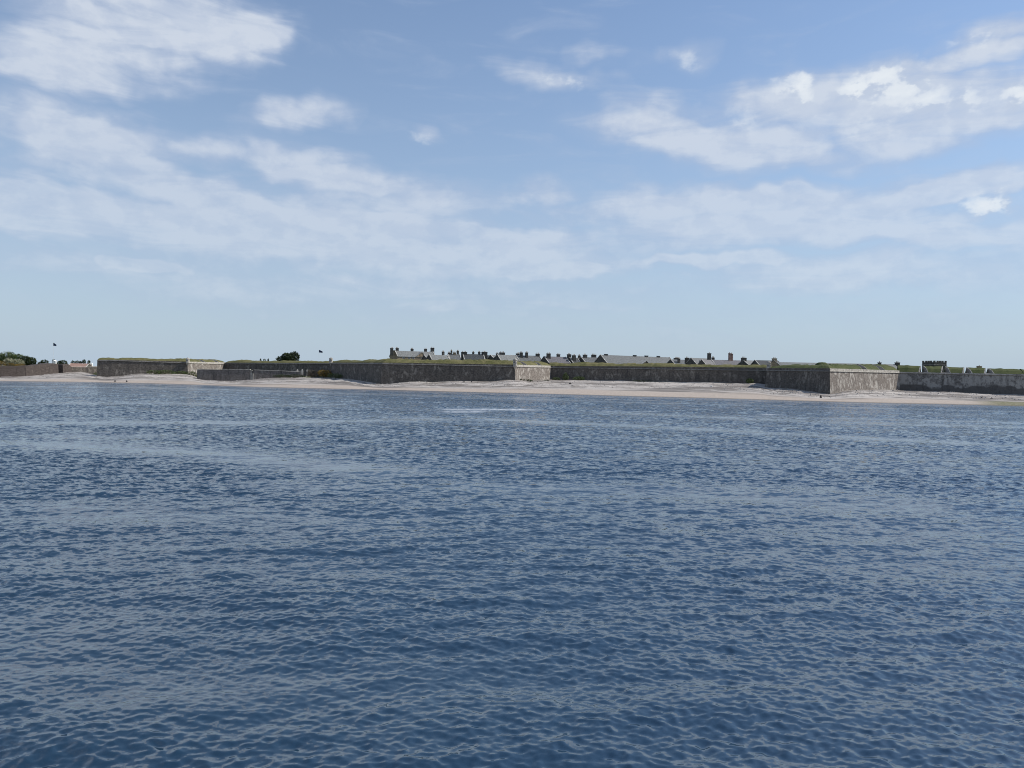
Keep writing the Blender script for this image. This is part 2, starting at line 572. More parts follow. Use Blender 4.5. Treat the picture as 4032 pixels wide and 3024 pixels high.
# ------------------------------------------------------------------ beach
m, kk, b, pos = new_mat('beach_shingle')
inl = kk.attr('inland')          # 0 at the water's edge, 1 at the wall foot
wob = kk.math('MULTIPLY_ADD', kk.math('SUBTRACT', kk.noise(kk.mapping(pos, scale=(1, 1, 0.2)), 0.03, 3, 0.55), 0.5), 0.16, inl)
sand = (0.46, 0.385, 0.318)
shin = (0.45, 0.41, 0.37)
c = kk.mix(kk.range(wob, 0.20, 0.34), sand, shin)
band = kk.noise(kk.comb(kk.math('MULTIPLY', kk.sep(pos)[0], 0.02), kk.math('MULTIPLY', wob, 8.0), 0.0), 1.0, 4, 0.6)
c = kk.mix(kk.math('MULTIPLY', kk.range(band, 0.47, 0.58, 0, 0.85), kk.range(wob, 0.16, 0.28)), c, (0.115, 0.10, 0.088))
c = kk.mix(kk.math('MULTIPLY', kk.range(band, 0.48, 0.36, 0, 0.6), kk.range(wob, 0.18, 0.30)), c, (0.58, 0.53, 0.47))
blot = kk.noise(kk.mapping(pos, scale=(0.7, 0.8, 1)), 0.16, 6, 0.7)
c = kk.mix(kk.math('MULTIPLY', kk.range(blot, 0.50, 0.64, 0, 0.85), kk.range(wob, 0.22, 0.4)), c, (0.19, 0.167, 0.145))
grit = kk.noise(pos, 1.1, 5, 0.75)
c = kk.mix(kk.range(grit, 0.40, 0.66, 0.0, 0.55), c, (0.24, 0.21, 0.185))
weed = kk.attr('weed')
c = kk.mix(kk.math('MULTIPLY', weed, kk.range(grit, 0.3, 0.6, 0.4, 1.0)), c, (0.125, 0.125, 0.05))
wet = kk.range(kk.sep(pos)[2], 0.02, 0.22, 1.0, 0.0)
c = kk.mix(kk.math('MULTIPLY', wet, 0.75), c, (0.115, 0.10, 0.085))
kk.put(b.inputs['Base Color'], c)
bn = kk.n.new('ShaderNodeBump')
bn.inputs['Distance'].default_value = 0.5
bn.inputs['Strength'].default_value = 0.7
kk.l.new(blot, bn.inputs['Height'])
kk.l.new(bn.outputs[0], b.inputs['Normal'])
M_BEACH = m

px = np.arange(-900, 5001, 8.0)
srow = np.concatenate([np.linspace(-0.8, 0, 6)[:-1], np.linspace(0, 1.0, 56), [1.08, 1.2, 1.5, 1.9]])
SS, PX = np.meshgrid(srow, px, indexing='ij')
ker = np.exp(-(np.arange(-12, 13) * 8.0 / 26.0) ** 2 / 2)
ker /= ker.sum()


def softened(a):                 # the beach runs on past the corners of the walls without a step
    return np.convolve(np.pad(a, 12, mode='edge'), ker, mode='valid')


DFS, ZFS = softened(Df(px)), softened(Zf(px))
dw, df, zf = Dw(PX), DFS[None, :] + 0 * PX, ZFS[None, :] + 0 * PX
DD = dw + (df - dw) * SS
tan = (PX - 2016) / F
XX = tan * DD
zz = np.where(SS < 0, SS * 1.4, zf * np.clip(SS, 0, 1) ** 0.9)
amp = smooth(0.25, 0.5, SS) * (1 - 0.5 * smooth(0.9, 1, SS))
zz = zz + amp * ((fbm(XX * .09, DD * .16, 4, 3) - .5) * 1.3 + (fbm(XX * .4, DD * .5, 3, 9) - .5) * .45)
# storm ridges along the shore
zz = zz + smooth(.3, .45, SS) * 0.16 * np.sin(SS * 24 + 3 * fbm(XX * .02, DD * .02, 3, 5))
zz = np.where(SS > 1.0, zf - (SS - 1.0) * 2, zz)
inland = np.clip(SS, 0, 1)
weedm = smooth(3800, 3960, PX) * smooth(-0.02, 0.03, SS) * (1 - smooth(.22, .34, SS))
o = grid_mesh('beach', np.stack([XX, DD, zz], -1).reshape(-1, 3), *XX.shape, M_BEACH, {'inland': inland, 'weed': weedm})
o['kind'] = 'structure'
BEACH = (px, srow, zz)


def beach_z(x, s):
    j = int(np.clip(np.searchsorted(px, x), 0, len(px) - 1))
    i = int(np.clip(np.searchsorted(srow, s), 0, len(srow) - 1))
    return float(zz[i, j])


def beach_pt(x, y):
    """point of the beach seen at photo pixel x, y: walks inland until the sight line meets the ground"""
    j = int(np.clip(np.searchsorted(px, x), 0, len(px) - 1))
    for i in range(5, len(srow)):
        p = P(x, y, DD[i, j])
        if p.z <= zz[i, j]:
            return Vector((p.x, p.y, zz[i, j]))
    return Vector((XX[-3, j], DD[-3, j], zz[-3, j]))


# shingle stones
st_v, st_f = [], []
for i in range(5200):
    x = rng.uniform(-100, 4200)
    s = rng.uniform(.33, .99) ** 0.8
    j = int(np.searchsorted(px, x))
    ii = int(np.searchsorted(srow, s))
    if j >= len(px) or ii >= len(srow):
        continue
    r = 0.10 + 0.30 * rng.random() ** 3
    cx, cy, cz = XX[ii, j] + rng.normal(0, .5), DD[ii, j], zz[ii, j]
    b0 = len(st_v)
    for dx, dy, dz in ((1, 0, 0), (-.9, .2, 0), (.1, 1, 0), (0, -1, .1), (0, 0, .8), (0, 0, -.5)):
        st_v.append((cx + dx * r * rng.uniform(.7, 1.4), cy + dy * r, cz + dz * r))
    st_f += [(b0 + a_, b0 + b_, b0 + c_) for a_, b_, c_ in ((0, 2, 4), (2, 1, 4), (1, 3, 4), (3, 0, 4), (2, 0, 5), (1, 2, 5), (3, 1, 5), (0, 3, 5))]
mb = MB()
mb.v, mb.f = st_v, st_f
o = mb.build('shingle_stones', plain('shingle_stone', (0.36, 0.335, 0.31), 0.6, 0.9))
tag(o, 'scattered grey and white shingle stones on the upper beach', 'shingle')
o['kind'] = 'stuff'

# ground behind the walls, out to the horizon
rows = np.array([3, 9, 16, 40, 120, 400, 1500, 6000, 20000.0])
RR, PX2 = np.meshgrid(rows, np.arange(-2600, 6600, 20.0), indexing='ij')
D2 = np.maximum(Df(PX2), np.interp(PX2, px, DFS)) + RR
z2 = np.where(RR < 4, Zf(PX2) - .35, np.where(RR < 10, np.maximum(Zf(PX2), 2.0) * .5 + 1.6, 4.2 + 0 * RR))
z2 = z2 + np.where((RR > 10) & (RR < 2000), (fbm(PX2 * .02, RR * .01, 3, 4) - .5) * .6, 0)
z2 = np.where(RR > 1000, 4.5, z2)
o = grid_mesh('ground', np.stack([(PX2 - 2016) / F * D2, D2, z2], -1).reshape(-1, 3), *RR.shape, M_GROUND)
o['kind'] = 'structure'

# ------------------------------------------------------------------ sea
m, kk, b, pos = new_mat('sea_water')
slick = kk.attr('calm')
extra = kk.attr('ripple')
foam = kk.attr('foam')
nA = kk.vmath('SUBTRACT', kk.noise(kk.mapping(pos, scale=(0.75, 1, 1)), 8.0, 3, 0.6, color=True), (0.5, 0.5, 0.5))
nB = kk.vmath('SUBTRACT', kk.noise(kk.mapping(pos, scale=(0.6, 1, 1)), 2.6, 3, 0.6, color=True), (0.5, 0.5, 0.5))
amt = kk.math('MULTIPLY', slick, 0.45)
sA = kk.vmath('SCALE', nA, scale=amt)
sB = kk.vmath('SCALE', nB, scale=kk.math('MULTIPLY', extra, 10.0))
sl_ = kk.vmath('MULTIPLY', kk.vmath('ADD', sA, sB), (1, 1, 0))
# the steep lee faces of ripples too small for the mesh look up the firth, towards the boat
sl_ = kk.vmath('ADD', sl_, kk.comb(0.0, kk.math('MULTIPLY', extra, -0.4), 0.0))
geo = kk.n.new('ShaderNodeNewGeometry')
nrm = kk.vmath('NORMALIZE', kk.vmath('ADD', geo.outputs['Normal'], sl_))
kk.l.new(nrm, b.inputs['Normal'])
fo = kk.noise(kk.mapping(pos, scale=(0.6, 1.0, 1)), 1.3, 5, 0.7)
fm = kk.math('MULTIPLY', foam, kk.range(fo, 0.34, 0.56), clamp=True)
kk.put(b.inputs['Base Color'], kk.mix(fm, (0.0060, 0.026, 0.047), (0.80, 0.82, 0.83)))
kk.put(b.inputs['Roughness'], kk.math('MULTIPLY_ADD', fm, 0.7, 0.06))
b.inputs['IOR'].default_value = 2.3
b.inputs['Specular IOR Level'].default_value = 0.5
M_SEA = m

rowy = [-11.0, -6.0, -2.0, 1.0]
y = 3.0
while y < 440:
    rowy.append(y)
    y += 0.15 if y < 11.4 else (max(0.036, 0.0028 * y) if y < 60 else 0.0062 * y)
rowy = np.array(rowy)
dense = np.linspace(-0.78, 0.78, 1180)
ss = np.concatenate([-np.geomspace(5, 0.80, 20), dense, np.geomspace(0.80, 5, 20)])
YY, SX = np.meshgrid(rowy, ss, indexing='ij')
X0 = (YY + 12.0) * SX
dxs = (YY + 12.0) * np.gradient(ss)[None, :]
dys = np.gradient(rowy)[:, None] + 0 * YY
spacing = np.maximum(dxs, dys * 0.8)
pxc = X0 / np.maximum(YY, 20) * F + 2016
shore = Dw(np.clip(pxc, -900, 5000)) - YY          # metres of water between here and the beach
shoal = smooth(-2, 45, shore) * 0.85 + 0.15 * smooth(-1, 4, shore)


def seg_calm(pts, width, depth):
    """a slick following a line on the water"""
    wx = X0 + (fbm(X0 * .05, YY * .05, 3, 21) - .5) * 5
    wy = YY + (fbm(X0 * .06, YY * .06, 3, 31) - .5) * 3.5
    best = np.full(X0.shape, 1e9)
    for (x1, y1), (x2, y2) in zip(pts[:-1], pts[1:]):
        dx, dy = x2 - x1, y2 - y1
        t = np.clip(((wx - x1) * dx + (wy - y1) * dy) / (dx * dx + dy * dy), 0, 1)
        best = np.minimum(best, np.hypot(wx - x1 - t * dx, (wy - y1 - t * dy)))
    return depth * np.exp(-(best / width) ** 2)


def sp(x, y):
    D = H * F / (y - horizon(x))
    return ((x - 2016) / F * D, D)


calm = np.ones_like(X0)
for pts, wd, dp in (([sp(-300, 1735), sp(200, 1746), sp(620, 1772), sp(1000, 1800), sp(1500, 1850)], 4.2, .85),
                    ([sp(250, 1715), sp(520, 1722)], 3.5, .6),
                    ([sp(-300, 1668), sp(500, 1664), sp(1000, 1664), sp(1700, 1652)], 5.0, .85),
                    ([sp(1900, 1648), sp(2600, 1684), sp(3200, 1715), sp(4400, 1778)], 4.0, .85),
                    ([sp(2400, 1625), sp(3300, 1664), sp(4300, 1690)], 5.5, .75),
                    ([sp(3000, 1640), sp(4300, 1672)], 4.5, .65),
                    ([sp(-300, 1586), sp(600, 1588), sp(1200, 1596)], 8, .65),
                    ([sp(-300, 1520), sp(600, 1526), sp(1400, 1550), sp(2200, 1574)], 11, .65),
                    ([sp(2200, 1577), sp(3000, 1598), sp(4300, 1627)], 5, .6),
                    ([sp(2000, 1700), sp(3000, 1760), sp(4300, 1830)], 3.0, .5),
                    ([sp(1200, 1905), sp(2600, 1930), sp(3600, 1990)], 2.6, .55),
                    ([sp(300, 2010), sp(900, 2040), sp(1500, 2070)], 2.6, .5),
                    ([sp(0, 2500), sp(900, 2650), sp(1800, 2640)], 2.0, .4)):
    calm = np.minimum(calm, 1 - seg_calm(pts, wd, dp))
ca, sa = math.cos(-0.30), math.sin(-0.30)
g1 = fbm((X0 * ca + YY * sa) * .018, (-X0 * sa + YY * ca) * .085, 4, 41)
g2 = fbm((X0 * ca + YY * sa) * .06, (-X0 * sa + YY * ca) * .22, 4, 51)
gust = 0.45 + 1.05 * g1 + 0.6 * (g2 - .5)
gust = np.clip(gust, .45, 1.4)
calm = calm * gust
# dark ruffled lane on the far left
calm += seg_calm([sp(-300, 1606), sp(500, 1600), sp(950, 1606), sp(1700, 1622)], 3.0, .8)

wr = np.random.default_rng(5)
NW = 150
lam = np.geomspace(0.14, 8.5, NW) * wr.uniform(.96, 1.04, NW)
th = math.radians(-84) + wr.normal(0, 1, NW) * np.where(lam < 1.2, 0.72, 0.45)
th = np.where(wr.random(NW) < .18, th + wr.normal(0, .9, NW), th)
ph = wr.uniform(0, 2 * math.pi, NW)
kn = 2 * math.pi / lam
slope = np.where(lam > 2, 0.0068, np.where(lam > .8, 0.0130, np.where(lam > .40, 0.0180, np.where(lam > .18, 0.0320, 0.027))))
am = slope / kn * math.sqrt(2) * 1.04
ZS = np.zeros(X0.shape, np.float32)
DXS = np.zeros_like(ZS)
DYS = np.zeros_like(ZS)
miss = np.zeros_like(ZS)
Xf, Yf = X0.astype(np.float32), YY.astype(np.float32)
sp32 = spacing.astype(np.float32)
cal32 = calm.astype(np.float32)
for i in range(NW):
    wgt = smooth(2.0, 3.6, lam[i] / sp32)
    cw = cal32 if lam[i] < 2.2 else (0.5 + 0.5 * cal32)
    A = (am[i] * wgt * cw).astype(np.float32)
    miss += ((am[i] * kn[i]) ** 2 / 2 * (1 - wgt ** 2)).astype(np.float32) * cw * cw
    cx_, cy_ = math.cos(th[i]), math.sin(th[i])
    arg = np.float32(kn[i] * cx_) * Xf + np.float32(kn[i] * cy_) * Yf + np.float32(ph[i])
    sn, cs = np.sin(arg), np.cos(arg)
    ZS += A * (cs + np.float32(0.12) * sn * cs)
    DXS -= A * np.float32(0.6 * cx_) * sn
    DYS -= A * np.float32(0.6 * cy_) * sn
sh = shoal.astype(np.float32)
V = np.stack([X0 + DXS * sh, YY + DYS * sh, ZS * sh], -1).reshape(-1, 3)
fm1 = np.zeros_like(X0)
for (x1, y1, x2, y2, wd, amp_) in ((1790, 1613, 2050, 1613, 2.0, .8), (1775, 1622, 1880, 1621, 1.4, .7), (2400, 1619, 2560, 1621, .9, .7), (3020, 1632, 3080, 1634, .8, .7)):
    a_, b_ = sp(x1, y1), sp(x2, y2)
    dx, dy = b_[0] - a_[0], b_[1] - a_[1]
    t = np.clip(((X0 - a_[0]) * dx + (YY - a_[1]) * dy) / (dx * dx + dy * dy), 0, 1)
    dd = np.hypot(X0 - a_[0] - t * dx, YY - a_[1] - t * dy)
    fm1 = np.maximum(fm1, .75 * amp_ * np.exp(-(dd / (wd * 1.6)) ** 2))
o = grid_mesh('sea', V, *X0.shape, M_SEA, {'calm': cal32, 'ripple': np.sqrt(miss) * (0.75 + 0.25 * sh), 'foam': fm1})
o['kind'] = 'structure'
del V, ZS, DXS, DYS, miss

# ------------------------------------------------------------------ ramparts


def V2(p):
    return Vector((p.x, p.y, 0))


def rampart(name, label, cat, pts, mat, embr=None, bank=M_GRASS, bank_rows=True, group=None, seed=0, bank_depth=6.0, thick=4.0, mats=None, skip_bank=()):
    """pts: (px, D, y_foot, y_cordon, y_parapet, y_crest) from left to right; one wall with cordon, parapet and grass bank.
       embr: {segment index: [(px0, px1), ...]} ; mats: {segment index: material}"""
    n = len(pts)
    base = P(pts[0][0], pts[0][2], pts[0][1])
    root = thing(name, label, cat, (base.x, base.y, base.z - 1.0), group)
    q = [V2(P(a, (c + e) / 2, D)) for a, D, _, c, e, _ in pts]
    zf_ = [P(a, f, D).z - 1.2 for a, D, f, *_ in pts]
    zc_ = [P(a, c, D).z for a, D, f, c, e, g in pts]
    zp_ = [P(a, e, D).z for a, D, f, c, e, g in pts]
    zg_ = [P(a, g, D + bank_depth).z for a, D, f, c, e, g in pts]
    segn = []
    for i in range(n - 1):
        d = (q[i + 1] - q[i]).normalized()
        segn.append(Vector((d.y, -d.x, 0)))
    mit = []
    for i in range(n):
        if i == 0:
            mit.append(segn[0])
        elif i == n - 1:
            mit.append(segn[-1])
        else:
            s = segn[i - 1] + segn[i]
            s = s / max(0.35, s.length_squared / 2)
            if s.length > 2.2:
                s = s.normalized() * 2.2
            mit.append(s)

    def pt(i, off, z):
        p = q[i] + mit[i] * off
        return Vector((p.x, p.y, z))

    def strip(mb_, i, prof0, prof1):
        a = [pt(i, o_, z_) for o_, z_ in prof0]
        c_ = [pt(i + 1, o_, z_) for o_, z_ in prof1]
        for j in range(len(a) - 1):
            mb_.poly([a[j], c_[j], c_[j + 1], a[j + 1]])
        mb_.poly(list(reversed(a)))
        mb_.poly(c_)

    for i in range(n - 1):
        mt = (mats or {}).get(i, mat)
        wl, cd, pr = MB(), MB(), MB()
        f_ = lambda j: [(0.10 * (zc_[j] - zf_[j]), zf_[j]), (0, zc_[j] - .12), (-thick, zc_[j] - .12), (-thick, zf_[j])]
        strip(wl, i, f_(i), f_(i + 1))
        wo = wl.build('wall', mt, root)
        g_ = lambda j: [(-.3, zc_[j] - .22), (.30, zc_[j] - .22), (.38, zc_[j] - .05), (.34, zc_[j] + .12), (.10, zc_[j] + .2), (-.3, zc_[j] + .2)]
        strip(cd, i, g_(i), g_(i + 1))
        cd.build('cordon', M_CORDON if mt is not M_WALL_PALE else M_COPE, root)
        h_ = lambda j: [(-.02, zc_[j] + .14), (-.10, zp_[j]), (-.9, zp_[j] + .06), (-.9, zc_[j] + .14)]
        strip(pr, i, h_(i), h_(i + 1))
        pr.build('parapet', mt if mt is not M_WALL_PALE else M_COPE, root)
        if i in skip_bank:
            continue
        # grass bank, cut by embrasures where the wall has them
        L = (q[i + 1] - q[i]).length
        dirv = (q[i + 1] - q[i]) / L

        def tpx(xp):
            # place along the wall where the bearing xp crosses it
            lo, hi = -.3, 1.3
            for _ in range(40):
                mid_ = (lo + hi) / 2
                pp = q[i].lerp(q[i + 1], mid_)
                xx = pp.x / pp.y * F + 2016
                if xx < xp:
                    lo = mid_
                else:
                    hi = mid_
            return (lo + hi) / 2

        cuts = [(tpx(a), tpx(b_)) for a, b_ in (embr or {}).get(i, [])]
        edges = [0.0] + [e for cpair in cuts for e in cpair] + [1.0]
        for e in range(0, len(edges), 2):
            t0, t1 = edges[e], edges[e + 1]
            left_cut, right_cut = e > 0, e + 2 < len(edges)
            m0, m1 = MB(), MB()
            NS = max(2, int((t1 - t0) * L / 1.2))
            prev = None
            ringpts = []
            for a_ in range(NS + 1):
                t = t0 + (t1 - t0) * a_ / NS
                splay = 0.0
                zc0 = zp_[i] + (zp_[i + 1] - zp_[i]) * t
                zg0 = zg_[i] + (zg_[i + 1] - zg_[i]) * t
                bump = (float(fbm(np.array([(t * L + seed * 50) * .11]), np.array([seed * 3.3 + i]), 3, 8)[0]) - .5) * (1.0 if not (embr or {}).get(i) else .35) * 1.4 + rng.normal(0, .10)
                prof = [(-.55, zc0 - .10), (-.62, zc0 + .12), (-bank_depth * .45, zc0 + (zg0 - zc0) * .62 + bump * .5), (-bank_depth, zg0 + bump), (-bank_depth - 1.5, zg0 + bump * .8 - .15), (-bank_depth - 5, zg0 - 2.6), (-bank_depth - 5, zc0 - 3.0), (-.9, zc0 - .6)]
                ring = []
                for o_, z_ in prof:
                    f2 = min(1.0, max(0.0, (-o_) / bank_depth))
                    sh_ = 0.0
                    if left_cut and a_ == 0:
                        sh_ = 1.5 * (1 - f2)
                    if right_cut and a_ == NS:
                        sh_ = -1.5 * (1 - f2)
                    p_ = (q[i] + mit[i] * o_).lerp(q[i + 1] + mit[i + 1] * o_, t) + dirv * sh_
                    ring.append(Vector((p_.x, p_.y, z_)))
                ringpts.append(ring)
            bmk = MB()
            for r0, r1 in zip(ringpts[:-1], ringpts[1:]):
                for j in range(len(r0)):
                    j2 = (j + 1) % len(r0)
                    bmk.poly([r0[j], r1[j], r1[j2], r0[j2]])
            bmk.poly(list(reversed(ringpts[0])))
            bmk.poly(ringpts[-1])
            bo = bmk.build('grass_bank', bank, root)
            for flag, ring, sg in ((left_cut, ringpts[0], -1), (right_cut, ringpts[-1], 1)):
                if flag:
                    ck = MB()
                    o1, o2 = dirv * (0.02 * sg), dirv * (0.32 * sg)
                    face = [ring[1], ring[2] + Vector((0, 0, .06)), ring[3] + Vector((0, 0, .06)), Vector((ring[3].x, ring[3].y, ring[7].z)), ring[7], ring[0]]
                    ck.prism([p_ + o1 for p_ in face], [p_ + o2 for p_ in face])
                    ck.build('embrasure_cheek', M_CHEEK, root)
        # embrasure sills
        for a_, b_ in cuts:
            sl2 = MB()
            t0, t1 = a_ - .03, b_ + .03
            zc0 = zp_[i] + (zp_[i + 1] - zp_[i]) * a_
            pa, pb = q[i].lerp(q[i + 1], t0), q[i].lerp(q[i + 1], t1)
            nn = segn[i]
            bot = [pa - nn * .7, pb - nn * .7, pb - nn * bank_depth, pa - nn * bank_depth]
            sl2.prism([Vector((p_.x, p_.y, zc0 - .5)) for p_ in bot], [Vector((p_.x, p_.y, zc0 + (.05 if j < 2 else .25))) for j, p_ in enumerate(bot)])
            sl2.build('embrasure_sill', M_COPE, root)
    return root, q, mit, zc_, zp_


def turret(root, xp, D, y_top, y_bot, mat=M_COPE):
    """round sentinel box corbelled out from the salient of a bastion, as a part of it"""
    c = P(xp, y_bot, D - .6)
    t = P(xp, y_top, D - .6)
    h = t.z - c.z
    mb_ = MB()
    mb_.lathe(c, [(.15, c.z - 1.5), (.55, c.z - .8), (.95, c.z - .1), (1.08, c.z), (1.08, c.z + .15), (.98, c.z + .2), (.95, c.z + h * .72), (1.1, c.z + h * .74), (1.1, c.z + h * .79)], 14)
    body = mb_.build('sentry_turret', mat, root)
    cap = MB()
    cap.lathe(c, [(1.02, c.z + h * .79), (.9, c.z + h * .86), (.6, c.z + h * .93), (.22, c.z + h * .97), (.12, c.z + h * .98), (.2, c.z + h * 1.01), (.05, c.z + h * 1.05)], 14)
    cap.build('turret_cap', mat, body)
    for a in (-1.9, -1.1, -2.7):
        lp = MB()
        d = Vector((math.cos(a), math.sin(a), 0))
        lp.box((c.x + d.x * .955, c.y + d.y * .955), d, (-d.y, d.x, 0), .02, .11, c.z + h * .38, c.z + h * .6)
        lp.build('loophole', M_DARKHOLE, body)


# left bastion: point, face, lit flank
r, *_ = rampart('bastion', 'far left stone bastion with grassy top, dark front and sunlit flank', 'bastion',
                [(383, 405, 1481, 1420, 1417, 1408), (440, 407, 1481, 1419.5, 1416.5, 1409), (738, 420, 1474, 1429.5, 1424, 1412), (890, 466, 1468, 1433, 1427, 1417)],
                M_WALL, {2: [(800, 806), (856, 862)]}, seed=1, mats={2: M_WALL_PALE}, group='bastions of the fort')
turret(r, 739, 420, 1408, 1430)
# curtain between left and middle bastions
rampart('curtain_wall', 'low dark curtain wall behind the grey outwork with grassy top', 'wall',
        [(884, 464, 1466, 1430, 1428, 1418), (1312, 424, 1480, 1433, 1430, 1421)], M_WALL, seed=2, group='curtain walls of the fort')
# middle bastion
r, *_ = rampart('bastion', 'middle stone bastion below the barrack roofs with one sunlit flank', 'bastion',
                [(1314, 424, 1484, 1432, 1429, 1419), (1300, 400, 1488, 1430.5, 1428, 1418), (1506, 345, 1515, 1432.5, 1428, 1413), (2027, 350, 1498, 1443.5, 1436, 1420), (2172, 396, 1496, 1447, 1440, 1424)],
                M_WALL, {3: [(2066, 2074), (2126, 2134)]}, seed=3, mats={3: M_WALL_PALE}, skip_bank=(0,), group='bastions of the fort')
turret(r, 1303, 400, 1407, 1430)
turret(r, 2028, 350, 1411, 1443)
# main curtain
rampart('curtain_wall', 'long dark curtain wall with bushes at its foot below the grey roofs', 'wall',
        [(2160, 395, 1496, 1448, 1441, 1427), (2500, 386, 1500, 1451, 1443, 1431), (2800, 377, 1507, 1456, 1446, 1435), (3040, 371, 1512, 1459, 1448, 1436)],
        M_WALL, seed=4, group='curtain walls of the fort')
# right bastion
r, *_ = rampart('bastion', 'nearest stone bastion on the right with sharp corner and pale sunlit face', 'bastion',
                [(3038, 371, 1512, 1459, 1449, 1438), (3020, 330, 1527, 1458.5, 1449, 1438), (3268, 291, 1556, 1461.5, 1450.5, 1433), (3542, 345, 1538, 1468, 1459, 1437)],
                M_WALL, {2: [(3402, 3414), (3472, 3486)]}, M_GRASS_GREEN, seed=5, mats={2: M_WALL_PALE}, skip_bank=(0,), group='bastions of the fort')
turret(r, 3027, 331, 1421, 1458)
# right curtain
rampart('curtain_wall', 'damp stained curtain wall with four embrasures at the far right', 'wall',
        [(3538, 344.5, 1537, 1468.5, 1464.5, 1438), (4032, 325, 1560, 1478.5, 1474, 1454), (4700, 306, 1580, 1492, 1488, 1468)],
        M_WALL_DAMP, {0: [(3628, 3642), (3716, 3730), (3802, 3816), (3888, 3902)]}, M_GRASS_GREEN, seed=6, mats={1: M_WALL_DAMP}, group='curtain walls of the fort')


def simple_wall(name, label, cat, pts, mat, thick=2.0, cope=None, batter=.08, jit=.3):
    """pts: (px, D, y_foot, y_top)"""
    base = P(pts[0][0], pts[0][2], pts[0][1])
    root = thing(name, label, cat, (base.x, base.y, base.z - 1))
    for i in range(len(pts) - 1):
        a, b_ = pts[i], pts[i + 1]
        ft = [P(a[0], a[2], a[1]), P(b_[0], b_[2], b_[1])]
        tp = [P(a[0], a[3], a[1]), P(b_[0], b_[3], b_[1])]
        d = (V2(ft[1]) - V2(ft[0])).normalized()
        nn = Vector((d.y, -d.x, 0))
        mb_ = MB()
        N = max(1, int((V2(ft[1]) - V2(ft[0])).length / 2))
        for j in range(N):
            t0, t1 = j / N, (j + 1) / N
            f0, f1 = ft[0].lerp(ft[1], t0), ft[0].lerp(ft[1], t1)
            p0, p1 = tp[0].lerp(tp[1], t0), tp[0].lerp(tp[1], t1)
            j0 = (float(fbm(np.array([p0.x * .4]), np.array([p0.y * .4]), 2, 3)[0]) - .5) * jit
            j1 = (float(fbm(np.array([p1.x * .4]), np.array([p1.y * .4]), 2, 3)[0]) - .5) * jit
            zf0, zf1 = f0.z - 1.2, f1.z - 1.2
            h0, h1 = p0.z - zf0, p1.z - zf1
            A0 = Vector((p0.x, p0.y, zf0)) + nn * batter * h0
            A1 = Vector((p1.x, p1.y, zf1)) + nn * batter * h1
            T0, T1 = Vector((p0.x, p0.y, p0.z + j0)), Vector((p1.x, p1.y, p1.z + j1))
            mb_.prism([A0, A1, Vector((p1.x, p1.y, zf1)) - nn * thick, Vector((p0.x, p0.y, zf0)) - nn * thick], [T0, T1, T1 - nn * thick, T0 - nn * thick])
        mb_.build('wall', mat, root)
        if cope:
            cm = MB()
            T0, T1 = Vector((tp[0].x, tp[0].y, tp[0].z + .12)), Vector((tp[1].x, tp[1].y, tp[1].z + .12))
            u = Vector((0, 0, .28))
            cm.prism([T0 + nn * .15, T1 + nn * .15, T1 - nn * (thick + .1), T0 - nn * (thick + .1)], [T0 + nn * .12 + u, T1 + nn * .12 + u, T1 - nn * thick + u, T0 - nn * thick + u])
            cm.build('coping', cope, root)
    return root


simple_wall('outwork_wall', 'low grey outwork wall standing on the beach before the curtain wall', 'wall',
            [(776, 391, 1501, 1457), (800, 391.5, 1501, 1455), (985, 396, 1498, 1456.5)], M_OUT, 3, M_COPE)
simple_wall('outwork_wall', 'lower broken outwork wall half buried in dunes beside the rusty gorse', 'wall',
            [(999, 396.5, 1497, 1458), (1120, 400, 1490, 1462.5), (1184, 402, 1489, 1466.5)], M_OUT, 3, M_COPE)
gp = P(992, 1466, 396.2)
mb = MB()
mb.box((gp.x, gp.y + .8), (1, 0, 0), (0, 1, 0), 1.0, 1.1, gp.z - 5, gp.z - .6, .95)
mb.box((gp.x - .45, gp.y + .8), (1, 0, 0), (0, 1, 0), .5, .9, gp.z - .6, P(990, 1457, 396).z, .8)
o = mb.build('stone_pier', M_CHEEK)
tag(o, 'pale stone pier in the gap between the two outwork walls', 'pier')
for i, (x, yb, yt, lab) in enumerate(((1171, 1470, 1454, 'pale pointed stone post at the broken end of the outwork'), (1190, 1473, 1454, 'pale stone post between the outwork end and the gorse'), (1209, 1472, 1455, 'pale stone post standing up behind the brown scrub'))):
    p0, p1 = P(x, yb, 404), P(x, yt, 404)
    mb = MB()
    mb.box((p0.x, p0.y), (1, .2, 0), (-.2, 1, 0), .55, .5, p0.z - 1.5, p1.z - .5, .8)
    mb.box((p0.x, p0.y), (1, .2, 0), (-.2, 1, 0), .44, .40, p1.z - .5, p1.z, .25)
    tag(mb.build('stone_post', M_COPE), lab, 'post', 'pale posts by the outwork')

# walls and earthworks of the outer defences, far left
simple_wall('ditch_wall', 'long dark sea wall at the far left below the trees', 'wall',
            [(-900, 385, 1478, 1452), (0, 395, 1487, 1443.5), (100, 403, 1482, 1440), (150, 410, 1480, 1435.5), (205, 419, 1473, 1431), (229, 423, 1469, 1433.5)], M_EARTH, 5, jit=1.1)
simple_wall('ditch_wall', 'short dark wall block beyond the notch in the far left sea wall', 'wall',
            [(247, 426, 1468, 1435), (268, 430, 1467, 1434), (282, 433, 1466, 1446)], M_EARTH, 4, jit=.8)
simple_wall('ditch_wall', 'lowest dark wall with pale coping before the pink roof', 'wall',
            [(281, 434, 1466, 1446.5), (392, 447, 1482, 1446.5)], M_WALL, 3, M_COPE)
p0 = P(240, 1450, 427)
mb = MB()
mb.box((p0.x, p0.y + 3), (1, -.2, 0), (.2, 1, 0), 1.1, 2.0, p0.z - 4, p0.z + .2, .9)
mb.box((p0.x + 1.0, p0.y + 3.6), (1, -.2, 0), (.2, 1, 0), .35, 2.0, p0.z, p0.z + 2.3, .9)
